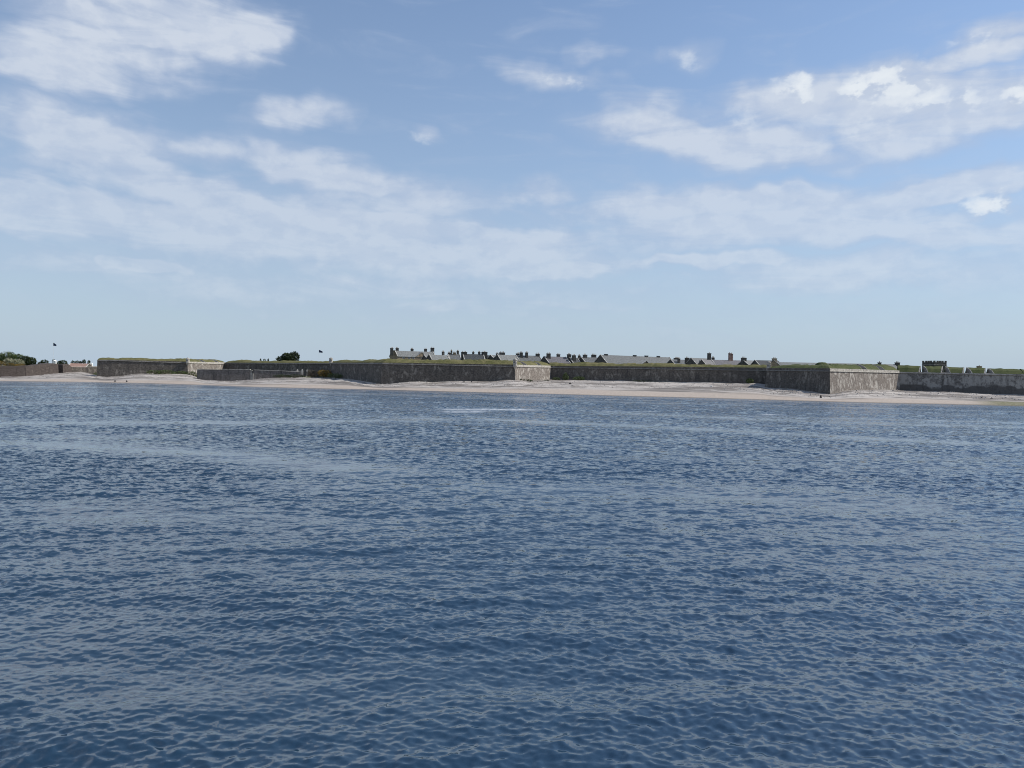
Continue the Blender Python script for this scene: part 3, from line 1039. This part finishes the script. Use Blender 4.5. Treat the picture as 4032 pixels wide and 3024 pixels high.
tag(mb.build('stone_sluice', M_CHEEK), 'pale stone lining of the notch in the dark sea wall', 'stonework')
p0, p1 = P(350, 1446, 452), P(379, 1440, 452)
mb = MB()
mb.prism([(p0.x, p0.y, p0.z - 1), (p1.x, p0.y, p0.z - 1), (p1.x, p0.y + 5, p0.z - 1), (p0.x, p0.y + 5, p0.z - 1)], [(p0.x + .5, p0.y, p0.z + .3), (p1.x, p0.y, p0.z + .55), (p1.x, p0.y + 5, p0.z + .9), (p0.x + .5, p0.y + 5, p0.z + .7)])
tag(mb.build('stone_slab', M_CHEEK), 'pale stone slab between the pink roof and the left bastion', 'slab')

# ------------------------------------------------------------------ houses inside the fort
GZ = 5.0


def px_of(p):
    return p.x / p.y * F + 2016


def house(name, label, x0, y0, D, x1, half, rise, kind='gable', ang=34, roof=M_SLATE, wall=M_HOUSE, chims=(), skew=True, dormers=(), vents=(), group='houses inside the fort', win=(), hip=False):
    """x0,y0: near end of the ridge in the photo, x1: bearing of its far end; ang: how far the ridge runs away from the boat"""
    A = P(x0, y0, D)
    d = Vector((math.cos(math.radians(ang)), math.sin(math.radians(ang)), 0))
    nrm_ = Vector((d.y, -d.x, 0))                       # towards the boat
    L = 4.0
    lo, hi = 1.0, 160.0
    for _ in range(50):
        L = (lo + hi) / 2
        if px_of(A + d * L) < x1:
            lo = L
        else:
            hi = L
    zr = A.z
    if kind == 'gable':
        prof = [(-half, -rise), (0, 0), (half, -rise)]
    elif kind == 'flat':
        prof = [(-half, -rise), (-half * .38, 0), (half * .38, 0), (half, -rise)]
    else:                                               # two roofs side by side with a valley between
        prof = [(-half * 2, -rise), (-half, 0), (0, -rise * .62), (half, 0), (half * 2, -rise)]
        A = A + nrm_ * (-half)
    root = thing(name, label, 'building', (A.x, A.y, GZ - 1), group)

    def W(s, t, z):
        p = A + d * s + nrm_ * t
        return Vector((p.x, p.y, zr + z))
    ze = GZ - 1.5 - zr
    inner = [(a, b_ - .22) for a, b_ in prof]
    body = [(prof[0][0], ze)] + inner + [(prof[-1][0], ze)]
    mb_ = MB()
    mb_.prism([W(.15, a, b_) for a, b_ in body], [W(L - .15, a, b_) for a, b_ in body])
    wo = mb_.build('wall', wall, root)
    rf = MB()
    ov = .35
    for (a, b_), (a2, b2) in zip(prof[:-1], prof[1:]):
        v = Vector((a2 - a, b2 - b_)).normalized()
        e0 = ov if (a, b_) == prof[0] else 0
        e1 = ov if (a2, b2) == prof[-1] else 0
        p_, q_ = (a - v.x * e0, b_ - v.y * e0), (a2 + v.x * e1, b2 + v.y * e1)
        h0 = half * .9 if hip else 0
        s0a = 0.0
        bot = [W(0, p_[0], p_[1] - .2), W(L, p_[0], p_[1] - .2), W(L, q_[0], q_[1] - .2), W(0, q_[0], q_[1] - .2)]
        top = [W(0, *p_), W(L, *p_), W(L, *q_), W(0, *q_)]
        rf.prism(bot, top)
    ro = rf.build('roof', roof, root)
    if skew:
        for s in (-.12, L - .33):
            sk = MB()
            for (a, b_), (a2, b2) in zip(prof[:-1], prof[1:]):
                sk.prism([W(s, a, b_ + .01), W(s + .45, a, b_ + .01), W(s + .45, a2, b2 + .01), W(s, a2, b2 + .01)],
                         [W(s, a, b_ + .28), W(s + .45, a, b_ + .28), W(s + .45, a2, b2 + .28), W(s, a2, b2 + .28)])
            sk.build('gable_coping', M_SKEW, ro)
    for ch in chims:
        xa, xb, yt = ch[:3]
        tt = ch[3] if len(ch) > 3 else 0.0               # across the roof
        cm = ch[4] if len(ch) > 4 else M_HOUSE
        npot = ch[5] if len(ch) > 5 else 2
        lo, hi = -2.0, L + 4
        for _ in range(40):
            s = (lo + hi) / 2
            pp = A + d * s + nrm_ * tt
            if px_of(pp) < (xa + xb) / 2:
                lo = s
            else:
                hi = s
        pp = A + d * s + nrm_ * tt
        wid = (xb - xa) * pp.y / F
        along = wid > 2.0
        ztop = H + (horizon((xa + xb) / 2) - yt) * pp.y / F
        zb = zr - rise * .85 - .2
        hx = wid / 2 * .82
        c1 = MB()
        ax = d if not along else Vector((1, .25, 0)).normalized()
        ay = Vector((-ax.y, ax.x, 0))
        c1.box((pp.x, pp.y), ax, ay, hx, min(hx, .8), zb, ztop - .45)
        co = c1.build('chimney', cm, root)
        c2 = MB()
        c2.box((pp.x, pp.y), ax, ay, hx + .12, min(hx, .8) + .12, ztop - .45, ztop - .15)
        c2.build('chimney_cap', cm, co)
        for a_ in range(npot):
            f_ = (a_ + .5) / npot * 2 - 1
            c3 = MB()
            pc = pp + ax * hx * .8 * f_
            c3.lathe(pc, [(.2, ztop - .15), (.17, ztop + .45), (.2, ztop + .48), (.2, ztop + .55)], 8)
            c3.build('chimney_pot', M_POT, co)
    for dm in dormers:
        xa, xb, yt = dm                                  # small gable on the front slope
        lo, hi = 0, L
        tt = half * .62
        for _ in range(40):
            s = (lo + hi) / 2
            if px_of(A + d * s + nrm_ * tt) < (xa + xb) / 2:
                lo = s
            else:
                hi = s
        pp = A + d * s + nrm_ * tt
        hw = (xb - xa) * pp.y / F / 2 / max(.5, d.x)
        zt = H + (horizon((xa + xb) / 2) - yt) * pp.y / F - zr
        gb = MB()
        dep = half * 1.0
        base_t = half + .15
        zb = -rise - .1
        pr = [(-hw, max(zt - hw * .75, zb)), (0, zt), (hw, max(zt - hw * .75, zb))]
        bdy = [(-hw * .93, zb - .5), (-hw * .93, pr[0][1] - .1), (0, zt - .15), (hw * .93, pr[2][1] - .1), (hw * .93, zb - .5)]
        gb.prism([W(s + a, base_t, b_) for a, b_ in bdy], [W(s + a, base_t - dep, b_) for a, b_ in bdy])
        go = gb.build('front_gable', wall, root)
        gr = MB()
        for (a, b_), (a2, b2) in ((pr[0], pr[1]), (pr[1], pr[2])):
            gr.prism([W(s + a, base_t + .2, b_ - .05), W(s + a2, base_t + .2, b2 - .05), W(s + a2, base_t - dep, b2 - .05), W(s + a, base_t - dep, b_ - .05)],
                     [W(s + a, base_t + .2, b_ + .15), W(s + a2, base_t + .2, b2 + .15), W(s + a2, base_t - dep, b2 + .15), W(s + a, base_t - dep, b_ + .15)])
        gr.build('gable_roof', M_SKEW, go)
    for xv in vents:
        lo, hi = 0, L
        for _ in range(40):
            s = (lo + hi) / 2
            if px_of(A + d * s) < xv:
                lo = s
            else:
                hi = s
        pp = A + d * s
        vb = MB()
        vb.box((pp.x, pp.y), d, nrm_, 1.1, .5, zr - .2, zr + .45)
        vb.box((pp.x, pp.y), d, nrm_, 1.3, .65, zr + .45, zr + .6)
        vb.build('ridge_vent', M_SLATE_DARK, ro)
    for (xw, yw) in win:
        lo, hi = 0, L
        for _ in range(40):
            s = (lo + hi) / 2
            if px_of(A + d * s + nrm_ * half) < xw:
                lo = s
            else:
                hi = s
        pp = A + d * s + nrm_ * (half + .02)
        zw = H + (horizon(xw) - yw) * pp.y / F
        wb = MB()
        wb.box((pp.x, pp.y), d, nrm_, .75, .06, zw - .8, zw + .8)
        fr = wb.build('window', M_WHITE, root)
        pb = MB()
        pp = pp + nrm_ * .07
        for i_ in (-1, 1):
            for j_ in (-1, 1):
                pb.box((pp.x + d.x * .34 * i_, pp.y + d.y * .34 * i_), d, nrm_, .29, .01, zw + .37 * j_ - .32, zw + .37 * j_ + .32)
        pb.build('window_pane', M_DARKHOLE, fr)
    return root


house('stone_house', 'large pale-roofed house at the left end with twin chimneys on its dark gable', 1549, 1381, 452, 1697, 6.8, 3.3, 'flat',
      30, M_SLATE_PALE, M_SAND, [(1529, 1543, 1370, 2.4), (1555, 1569, 1370, -2.4), (1614, 1627, 1373, -1), (1667, 1680, 1373, -1), (1692, 1709, 1369, 0)], dormers=[(1632, 1672, 1387)], win=[(1588, 1408), (1610, 1408), (1626, 1408), (1668, 1409)])
house('barrack_house', 'double-roofed house with two dark pointed gables right of the twin-chimney house', 1690, 1396.5, 440, 1760, 3.5, 3.1, 'double', 34, M_SLATE_PALE, M_HOUSE, [(1738, 1748, 1384, -4)])
house('barrack_house', 'small house with a cluster of four chimneys on its ridge', 1764, 1394, 452, 1808, 5.0, 3.6, 'gable', 20, M_SLATE, M_HOUSE,
      [(1761, 1772, 1388), (1772, 1779, 1380, -2), (1781, 1794, 1387, 0, M_SAND), (1796, 1805, 1381, -2)])
house('barrack_house', 'grey-roofed house with a broad chimney at each end and pale gable copings', 1822, 1393.5, 445, 1902, 5.6, 3.6, 'gable', 14, M_SLATE_DARK, M_HOUSE,
      [(1812, 1839, 1385, 0, M_HOUSE, 3), (1892, 1919, 1385, 0, M_HOUSE, 3), (1857, 1866, 1386, -6), (1880, 1890, 1385, -5)])
house('barrack_house', 'dark-roofed house with twin dark gables and a low broad chimney behind', 1958, 1396.5, 440, 2030, 3.9, 3.4, 'double', 34, M_SLATE_PALE, M_HOUSE, [(1962, 1988, 1387, -8, M_HOUSE, 3)])
house('barrack_house', 'low dark slate roof between the broad-chimney house and the twin gables', 1912, 1398.5, 456, 1972, 5.4, 3.6, 'gable', 10, M_SLATE_DARK, M_HOUSE, [(1950, 1962, 1391, -3)])
house('barrack_house', 'long grey roof with four chimneys above the middle turret', 2012, 1398, 448, 2122, 5.6, 3.8, 'gable', 22, M_SLATE, M_HOUSE,
      [(2029, 2044, 1391, -3), (2044, 2057, 1387, 1.5), (2066, 2077, 1387, 1.5), (2106, 2124, 1392, 0)])
house('barrack_house', 'grey-roofed house with white left verge and two stubby chimneys', 2142, 1403, 446, 2226, 6.2, 3.8, 'gable', 24, M_SLATE_LILAC, M_HOUSE, [(2149, 2167, 1391, 1.5), (2189, 2204, 1394, -2)])
house('barrack_house', 'narrow house almost hidden under two bulky dark chimneys', 2243, 1408, 450, 2272, 4.2, 3.4, 'gable', 26, M_SLATE_DARK, M_HOUSE, [(2230, 2247, 1394, -1), (2249, 2266, 1398, 2), (2274, 2284, 1399, -3)])
house('barrack_house', 'short grey roof with two wide chimneys left of the long barn roof', 2288, 1406, 452, 2362, 6.0, 3.6, 'gable', 22, M_SLATE, M_HOUSE, [(2292, 2311, 1396, 0), (2325, 2347, 1396, -2, M_HOUSE, 3)])
house('barrack_block', 'longest barn-like slate roof with dark triangular gable above the long curtain wall', 2364, 1397, 442, 2634, 6.3, 5.0, 'gable', 33, M_SLATE, M_HOUSE,
      dormers=[(2512, 2550, 1421)], vents=[2384, 2497, 2543, 2590])
house('barrack_house', 'low slate roof with a flat-topped chimney right of the long barn roof', 2640, 1415, 450, 2716, 5.6, 3.4, 'gable', 20, M_SLATE, M_HOUSE, [(2650, 2673, 1409, -2, M_HOUSE, 3), (2666, 2676, 1411, 3)])
house('barrack_house', 'house with dark pointed gable and a chimney at its left shoulder', 2721, 1409, 438, 2792, 4.4, 3.8, 'gable', 33, M_SLATE, M_HOUSE, [(2694, 2713, 1408, -4)])
house('barrack_house', 'smallest dark gable between the pointed gable and the tall chimney', 2763, 1416, 428, 2800, 3.0, 2.8, 'gable', 33, M_SLATE_LILAC, M_HOUSE)
house('barrack_house', 'lilac slate roof carrying the two tallest chimneys', 2792, 1416, 440, 2920, 5.4, 3.4, 'gable', 18, M_SLATE_LILAC, M_HOUSE,
      [(2783, 2797, 1390, 0, M_HOUSE, 1), (2800, 2811, 1407, -2), (2866, 2875, 1390, 0, M_RED, 1), (2874, 2883, 1392, 0, M_RED, 1)])
house('barrack_house', 'pale-roofed house with one square block chimney over a dark gable', 2925, 1418, 432, 2972, 4.6, 3.0, 'gable', 30, M_SLATE_PALE, M_HOUSE, [(2915, 2938, 1408, 0, M_HOUSE, 3)])
house('barrack_house', 'dark slate roof with pale left verge beside the right turret', 2972, 1418, 425, 3040, 5.0, 3.0, 'gable', 12, M_SLATE_DARK, M_HOUSE)
house('barrack_house', 'yellow sandstone gable with chimney just right of the right turret', 3046, 1418, 392, 3060, 4.4, 3.8, 'gable', 62, M_SLATE_DARK, M_SAND, [(3038, 3056, 1410, 0, M_SAND, 2)])
house('long_building', 'long low pale roof just showing above the nearest bastion', 3064, 1425.5, 402, 3520, 6, 3.0, 'gable', 6, M_SLATE_PALE, M_HOUSE, [(3455, 3467, 1426, 0, M_HOUSE, 1), (3522, 3540, 1426, 0, M_HOUSE, 2)], skew=False)
house('cottage', 'pink-roofed building far left behind the lowest dark wall', 278, 1430.5, 462, 352, 4.4, 2.2, 'gable', 4, M_TILE, M_HOUSE, group='buildings left of the fort')
p0 = P(360, 1446, 500)
mb = MB()
z1 = P(360, 1428, 500).z
mb.box((p0.x, p0.y), (1, 0, 0), (0, 1, 0), .75, .75, p0.z - 3, z1 - .8, .9)
mb.box((p0.x, p0.y), (1, 0, 0), (0, 1, 0), .8, .8, z1 - .8, z1, .15)
tag(mb.build('white_pillar', M_WHITE), 'small white pillar between the pink roof and left bastion', 'pillar')
p0, p1 = P(214, 1432, 520), P(223, 1423, 520)
mb = MB()
mb.box((p0.x, p0.y), (1, .3, 0), (-.3, 1, 0), 1.1, 1.1, GZ - 2, p1.z)
mb.prism([(p0.x - 1.3, p0.y - 1.3, p1.z), (p0.x + 1.3, p0.y - 1.3, p1.z), (p0.x + 1.3, p0.y + 1.3, p1.z), (p0.x - 1.3, p0.y + 1.3, p1.z)],
         [(p0.x - .1, p0.y - 1.3, p1.z + .9), (p0.x + .1, p0.y - 1.3, p1.z + .9), (p0.x + .1, p0.y + 1.3, p1.z + .9), (p0.x - .1, p0.y + 1.3, p1.z + .9)])
tag(mb.build('white_hut', M_WHITE), 'tiny white hut at the foot of the left flagpole', 'hut')

# crenellated tower
c0 = P(3691, 1440, 405)
zt = P(3691, 1426.5, 405).z
root = thing('crenellated_tower', 'square stone tower with battlements behind the embrasures at the right', 'tower', (c0.x, c0.y, GZ - 1))
aw_ = math.radians(45) - math.atan2(c0.x, c0.y)
ax = Vector((math.cos(aw_), math.sin(aw_), 0))
ay = Vector((-ax.y, ax.x, 0))
cc = c0 + Vector((0, 3, 0))
hw = 4.15
mb = MB(); mb.box(cc, ax, ay, hw, hw, GZ - 1.5, zt); mb.build('tower_wall', M_HOUSE, root)
mb = MB(); mb.box(cc, ax, ay, hw + .18, hw + .18, zt - 1.6, zt - 1.3); mb.build('string_course', M_COPE, root)
for sgn, a1, a2 in ((-1, ax, ay), (1, ax, ay), (-1, ay, ax), (1, ay, ax)):
    for j in range(5):
        f_ = -1 + 2 * (j + .5) / 5
        if a1 is ay and j in (0, 4):
            continue
        if a1 is ax and j in (0, 4):
            f_ = -.91 if j == 0 else .91
        p_ = cc + a2 * sgn * (hw - .30) + a1 * f_ * (hw - (0 if abs(f_) < .9 else .05))
        mb = MB(); mb.box(p_, a1, a2, .48, .30, zt - .02, zt + .85, .97); mb.build('merlon', M_HOUSE, root)
for s_ in (-.4, .4):
    mb = MB(); p_ = cc - ay * (hw + .01) + ax * s_ * hw
    mb.box(p_, ax, ay, .25, .05, zt - 4, zt - 2.6); mb.build('window', M_DARKHOLE, root)
p0, p1 = P(3848, 1452, 390), P(3863, 1443, 390)
mb = MB()
mb.box(((p0.x + p1.x) / 2, p0.y), (1, .4, 0), (-.4, 1, 0), .95, .8, GZ, p1.z)
mb.box(((p0.x + p1.x) / 2, p0.y), (1, .4, 0), (-.4, 1, 0), 1.08, .93, p1.z, p1.z + .22)
mb.lathe((p0.x + 1.0, p0.y, 0), [(.2, p1.z + .2), (.16, p1.z + .7)], 8)
tag(mb.build('chimney_stack', M_SAND), 'stubby chimney stack above the rampart right of the tower', 'chimney')

# grass mound on the right bastion
c0 = P(3236, 1440, 318)
zt = P(3236, 1427, 318).z
nx, ny = 25, 12
gxx, gyy = np.meshgrid(np.linspace(-1, 1, nx), np.linspace(-1, 1, ny))
hh = np.clip(1.08 - np.abs(gxx) ** 2.2 - np.abs(gyy) ** 3, 0, 1) ** .7
vv = np.stack([gxx * 4.2 + c0.x, gyy * 4 + c0.y, GZ + 4 + hh * (zt - GZ - 4) + (fbm(gxx * 3, gyy * 3, 2, 6) - .5) * .4 * hh], -1).reshape(-1, 3)
o = grid_mesh('grass_mound', vv, ny, nx, M_GRASS_GREEN)
tag(o, 'green grass mound humped above the corner bastion on the right', 'mound')

# ------------------------------------------------------------------ flagpoles


def flagpole(label, xp, D, ytop, ybot, fx0, fx1, fy0, fy1):
    a, t = P(xp, ybot, D), P(xp, ytop, D)
    root = thing('flagpole', label, 'flagpole', (a.x, a.y, a.z - 3), 'flagpoles of the fort')
    mb_ = MB()
    mb_.tube((a.x, a.y, a.z - 4), t, .075, .04, 8)
    po = mb_.build('pole', M_WHITE, root)
    mb_ = MB()
    mb_.lathe(t, [(.02, t.z), (.1, t.z + .05), (.1, t.z + .12), (.02, t.z + .17)], 8)
    mb_.build('finial', M_WHITE, po)
    wv, hv = (fx1 - fx0) * D / F, (fy1 - fy0) * D / F
    nu, nv_ = 13, 9
    vv_ = []
    for j in range(nv_):
        for i in range(nu):
            u_, v_ = i / (nu - 1), j / (nv_ - 1)
            droop = u_ ** 1.3 * hv * .42
            z_ = t.z - .15 - v_ * hv * (1 - .45 * u_) * .75 - droop
            vv_.append((t.x + .05 + u_ * wv, t.y + .25 * math.sin(u_ * 7 + v_ * 2) * u_ - .2 * u_, z_))
    vv_ = np.array(vv_)
    me_o = grid_mesh('flag', vv_ - np.array([root.location.x, root.location.y, root.location.z]), nv_, nu, M_FLAG)
    md = me_o.modifiers.new('thickness', 'SOLIDIFY')
    md.thickness = .02
    me_o.parent = root


flagpole('tall white flagpole with dark blue flag beyond the far left wall', 210, 500, 1349, 1430, 211, 223, 1350, 1366)
flagpole('slender flagpole with small drooping flag between tree and turret', 1256, 520, 1377, 1420, 1256, 1270, 1378, 1392)

# ------------------------------------------------------------------ trees and bushes


def foliage(lobes, n, leaf, seed):
    r_ = np.random.default_rng(seed)
    tot = sum(l[3] * l[4] * l[5] for l in lobes)
    vs_, fs_ = [], []
    for (cx_, cy_, cz_, rx_, ry_, rz_) in lobes:
        m_ = max(20, int(n * rx_ * ry_ * rz_ / tot))
        d_ = r_.normal(0, 1, (m_, 3))
        d_ /= np.linalg.norm(d_, axis=1)[:, None]
        rad = r_.uniform(.55, 1.08, m_) ** .6
        # uneven surface: clumps stand proud, gaps between
        cl = fbm(d_[:, 0] * 2.2 + cx_, d_[:, 1] * 2.2 + d_[:, 2] * 2.7 + cz_, 3, seed & 7)
        rad = rad * (.72 + .5 * cl)
        c_ = np.stack([cx_ + d_[:, 0] * rad * rx_, cy_ + d_[:, 1] * rad * ry_, cz_ + d_[:, 2] * rad * rz_], -1)
        for p_ in c_:
            a_ = r_.normal(0, 1, 3); a_ /= np.linalg.norm(a_)
            b_ = np.cross(a_, r_.normal(0, 1, 3)); b_ /= np.linalg.norm(b_)
            s_ = leaf * r_.uniform(.6, 1.5)
            i0 = len(vs_)
            vs_ += [tuple(p_ - a_ * s_), tuple(p_ + b_ * s_ * .55), tuple(p_ + a_ * s_), tuple(p_ - b_ * s_ * .55)]
            fs_.append((i0, i0 + 1, i0 + 2, i0 + 3))
    mb_ = MB()
    mb_.v, mb_.f = vs_, fs_
    return mb_


def plant(name, label, cat, boxes, D, n, leaf, mat, seed, group=None, stem='trunk', crown='crown', ground=None):
    """boxes: (x0, x1, y_top, y_bottom) extents of each lobe in the photo"""
    lobes = []
    for i, (x0, x1, yt, yb) in enumerate(boxes):
        dd = D + (i % 3 - 1) * .8
        c_ = P((x0 + x1) / 2, (yt + yb) / 2, dd)
        rx_ = (x1 - x0) / 2 * dd / F
        rz_ = (yb - yt) / 2 * dd / F
        lobes.append((c_.x, c_.y, c_.z, rx_ * 1.05, min(rx_, rz_ * 2.2), rz_ * 1.08))
    bx_ = sum(l[0] for l in lobes) / len(lobes)
    by_ = sum(l[1] for l in lobes) / len(lobes)
    zb = min(l[2] - l[5] for l in lobes) if ground is None else ground
    root = thing(name, label, cat, (bx_, by_, zb - .3), group)
    foliage(lobes, n, leaf, seed).build(crown, mat, root)
    mb_ = MB()
    for l in lobes:
        rr_ = max(.04, l[3] * .09)
        base_ = Vector((bx_ + (l[0] - bx_) * .45, by_, zb - .3))
        mid_ = Vector((l[0], l[1], l[2] - l[5] * .25)).lerp(base_, .35)
        mb_.tube(base_, mid_, rr_, rr_ * .7)
        mb_.tube(mid_, (l[0], l[1], l[2] + l[5] * .3), rr_ * .7, rr_ * .25)
        for a_ in range(3):
            ang_ = a_ * 2.1 + seed
            mb_.tube(mid_, (l[0] + math.cos(ang_) * l[3] * .6, l[1] + math.sin(ang_) * l[4] * .6, l[2] + l[5] * .35), rr_ * .45, rr_ * .12, 5)
    mb_.build(stem, M_BARK, root)
    return root


plant('tree', 'broad dark tree standing alone behind the curtain wall left of the turret', 'tree',
      [(1088, 1126, 1404, 1424), (1108, 1148, 1390, 1422), (1138, 1178, 1386, 1422), (1120, 1165, 1397, 1424)], 500, 5200, .34, L_DARK, 3, ground=GZ)
plant('tree', 'big rounded green tree at the left edge above the sea wall', 'tree', [(0, 62, 1384, 1436), (40, 100, 1393, 1440), (-45, 20, 1392, 1440), (10, 80, 1396, 1444)], 470, 5200, .36, L_GREEN, 4, 'trees at the far left', ground=GZ)
plant('tree', 'lower dark rounded tree right of the big one at the left', 'tree', [(82, 124, 1403, 1442), (100, 141, 1406, 1440)], 455, 2600, .34, L_DARK, 5, 'trees at the far left', ground=GZ)
plant('blossom_bush', 'left cream-flowered bush in front of the big left tree', 'bush', [(14, 56, 1411, 1442)], 420, 1200, .26, L_CREAM, 6, 'blossoming bushes', 'stem', ground=GZ + 1)
plant('blossom_bush', 'right cream-flowered bush below the big left tree', 'bush', [(50, 92, 1416, 1442)], 422, 1200, .26, L_CREAM, 7, 'blossoming bushes', 'stem', ground=GZ + 1)
plant('gorse_bush', 'orange gorse at the left edge under the flowering bushes', 'bush', [(-30, 22, 1421, 1444), (15, 60, 1430, 1444)], 416, 900, .22, L_GORSE, 8, None, 'stem', ground=GZ + 1)
plant('gorse_bush', 'orange gorse low on the sea wall below the right flowering bush', 'bush', [(60, 98, 1432, 1444)], 418, 500, .2, L_GORSE, 9, None, 'stem', ground=GZ + 1)
plant('tree', 'small dark tree with a peaked top left of the left flagpole', 'tree', [(150, 178, 1424, 1440), (162, 190, 1416, 1438)], 560, 900, .34, L_DARK, 10, 'distant trees left of the fort', ground=GZ)
plant('tree', 'small tree right behind the foot of the left flagpole', 'tree', [(206, 217, 1415, 1434)], 530, 350, .26, L_DARK, 11, 'distant trees left of the fort', ground=GZ)
plant('tree', 'low wide dark tree right of the left flagpole', 'tree', [(222, 246, 1422, 1438), (234, 263, 1419, 1438)], 560, 900, .34, L_DARK, 12, 'distant trees left of the fort', ground=GZ)
for i, (x0, x1, yt, lab) in enumerate(((280, 294, 1420, 'leftmost tiny tree above the pink roof'), (296, 312, 1420, 'round tiny tree over the middle of the pink roof'), (312, 323, 1422, 'smallest tiny tree above the right half of the pink roof'),
                                       (325, 337, 1415, 'tallest tiny tree above the right end of the pink roof'), (345, 355, 1418, 'tiny upright tree beside the white pillar'))):
    plant('tree', lab, 'tree', [(x0, x1, yt, yt + 20)], 580, 380, .3, L_DARK, 20 + i, 'distant trees left of the fort', ground=GZ)
for i, (x0, x1, yt, lab) in enumerate(((1023, 1029, 1412, 'thin far tree, leftmost of three left of the broad dark tree'), (1036, 1048, 1413, 'middle of three far little trees left of the broad dark tree'), (1053, 1059, 1412, 'far little tree nearest the broad dark tree'))):
    plant('tree', lab, 'tree', [(x0, x1, yt, yt + 14)], 620, 220, .25, L_DARK, 40 + i, 'far trees over the left curtain', ground=GZ)


def bush(name, label, boxes, n, leaf, mat, seed, back=0.0):
    x = sum((b_[0] + b_[1]) / 2 for b_ in boxes) / len(boxes)
    D = float(Df(x)) - back
    return plant(name, label, 'bush', boxes, D, n, leaf, mat, seed, 'bushes at the foot of the walls', 'stem', 'leaves')


bush('bush', 'long low green bush at the foot of the left bastion', [(576, 640, 1458, 1476), (620, 690, 1457, 1476)], 1500, .2, L_GREEN, 60, 2)
bush('bush', 'second low green bush under the left turret', [(690, 738, 1461, 1476), (725, 772, 1463, 1476)], 1100, .2, L_GREEN, 61, 2)
bush('scrub_bush', 'brown scrub beside the broken end of the outwork', [(1205, 1240, 1457, 1486), (1222, 1262, 1460, 1488)], 1500, .22, L_BROWN, 62, 2)
bush('gorse_bush', 'rusty yellow gorse in front of the middle bastion left face', [(1250, 1290, 1456, 1482), (1268, 1306, 1459, 1484)], 1500, .22, L_GORSE, 63, 3)
bush('bush', 'green bush sloping down right of the rusty gorse', [(1290, 1340, 1470, 1489), (1325, 1400, 1474, 1494)], 1500, .2, L_GREEN, 64, 3)
bush('bush', 'dark green scrub low against the dune below the outwork', [(1080, 1150, 1475, 1489), (1130, 1200, 1474, 1488)], 1200, .2, L_DARK, 65, 2)
bush('bush', 'dark bush at the corner below the middle turret', [(2030, 2056, 1489, 1503), (2050, 2096, 1494, 1504)], 900, .18, L_DARK, 66, 3)
bush('bush', 'small low bush at the foot of the pale middle flank', [(2124, 2164, 1496, 1505)], 400, .18, L_DARK, 67, 8)
bush('bush', 'low spreading bush left of the upright bush on the curtain', [(2176, 2206, 1486, 1499)], 500, .18, L_GREEN, 68, 3)
bush('bush', 'tall upright green bush against the long curtain wall', [(2216, 2238, 1470, 1500)], 700, .2, L_GREEN, 69, 3)
bush('bush', 'rounded green bush right of the upright bush on the curtain', [(2256, 2302, 1482, 1500)], 900, .2, L_GREEN, 70, 3)
bush('bush', 'faint low scrub at the middle of the long curtain foot', [(2490, 2540, 1496, 1505), (2530, 2580, 1498, 1506)], 500, .16, L_DARK, 71, 3)
bush('bush', 'bright green bush at the right end of the long curtain', [(2938, 2968, 1491, 1510)], 700, .2, L_GREEN, 72, 3)

# ------------------------------------------------------------------ rocks and posts on the beach


def rock(label, x, y, wpx, hpx, mat=M_ROCK, seed=0, name='rock', cat='rock'):
    p_ = beach_pt(x, y)
    s_ = p_.y / F
    r_ = np.random.default_rng(seed)
    mb_ = MB()
    nu, nv_ = 9, 6
    pr = []
    for j in range(nv_):
        t = j / (nv_ - 1)
        rad = math.sin(math.pi * (.35 + .6 * t)) * .9 + .1
        for i in range(nu):
            a_ = 2 * math.pi * i / nu
            q_ = rad * r_.uniform(.8, 1.15)
            pr.append((p_.x + math.cos(a_) * wpx * s_ / 2 * q_, p_.y + math.sin(a_) * wpx * s_ / 2 * q_, p_.z - .2 + t * (hpx * s_ + .2) * r_.uniform(.94, 1.04)))
    mb_.v = pr
    for j in range(nv_ - 1):
        for i in range(nu):
            i2 = (i + 1) % nu
            mb_.f.append((j * nu + i, j * nu + i2, (j + 1) * nu + i2, (j + 1) * nu + i))
    mb_.f.append(tuple((nv_ - 1) * nu + i for i in range(nu)))
    o_ = mb_.build(name, mat)
    tag(o_, label, cat, 'rocks on the beach')


rock('upright dark rock near the water left of the sharp bastion corner', 3232, 1567, 9, 12, seed=1)
rock('dark rock on the shingle below the tall upright bush', 2245, 1512, 10, 6, seed=2)
rock('left of two dark stones below the middle bastion', 1827, 1506, 7, 5, seed=3)
rock('right of two dark stones below the middle bastion', 1857, 1506, 7, 5, seed=4)
rock('white boulder alone on the shingle below the tall chimneys', 2801, 1524, 8, 6, M_ROCK_PALE, 5)
rock('left dark stone on the sand below the left bastion', 453, 1503, 7, 6, seed=6)
rock('right dark stone on the sand below the left bastion', 499, 1504, 6, 7, seed=7)
rock('dark weedy rock on the far right beach', 3865, 1568, 8, 4, seed=8)
rock('dark weedy rock at the far right near the water weed', 3905, 1571, 9, 4, seed=9)
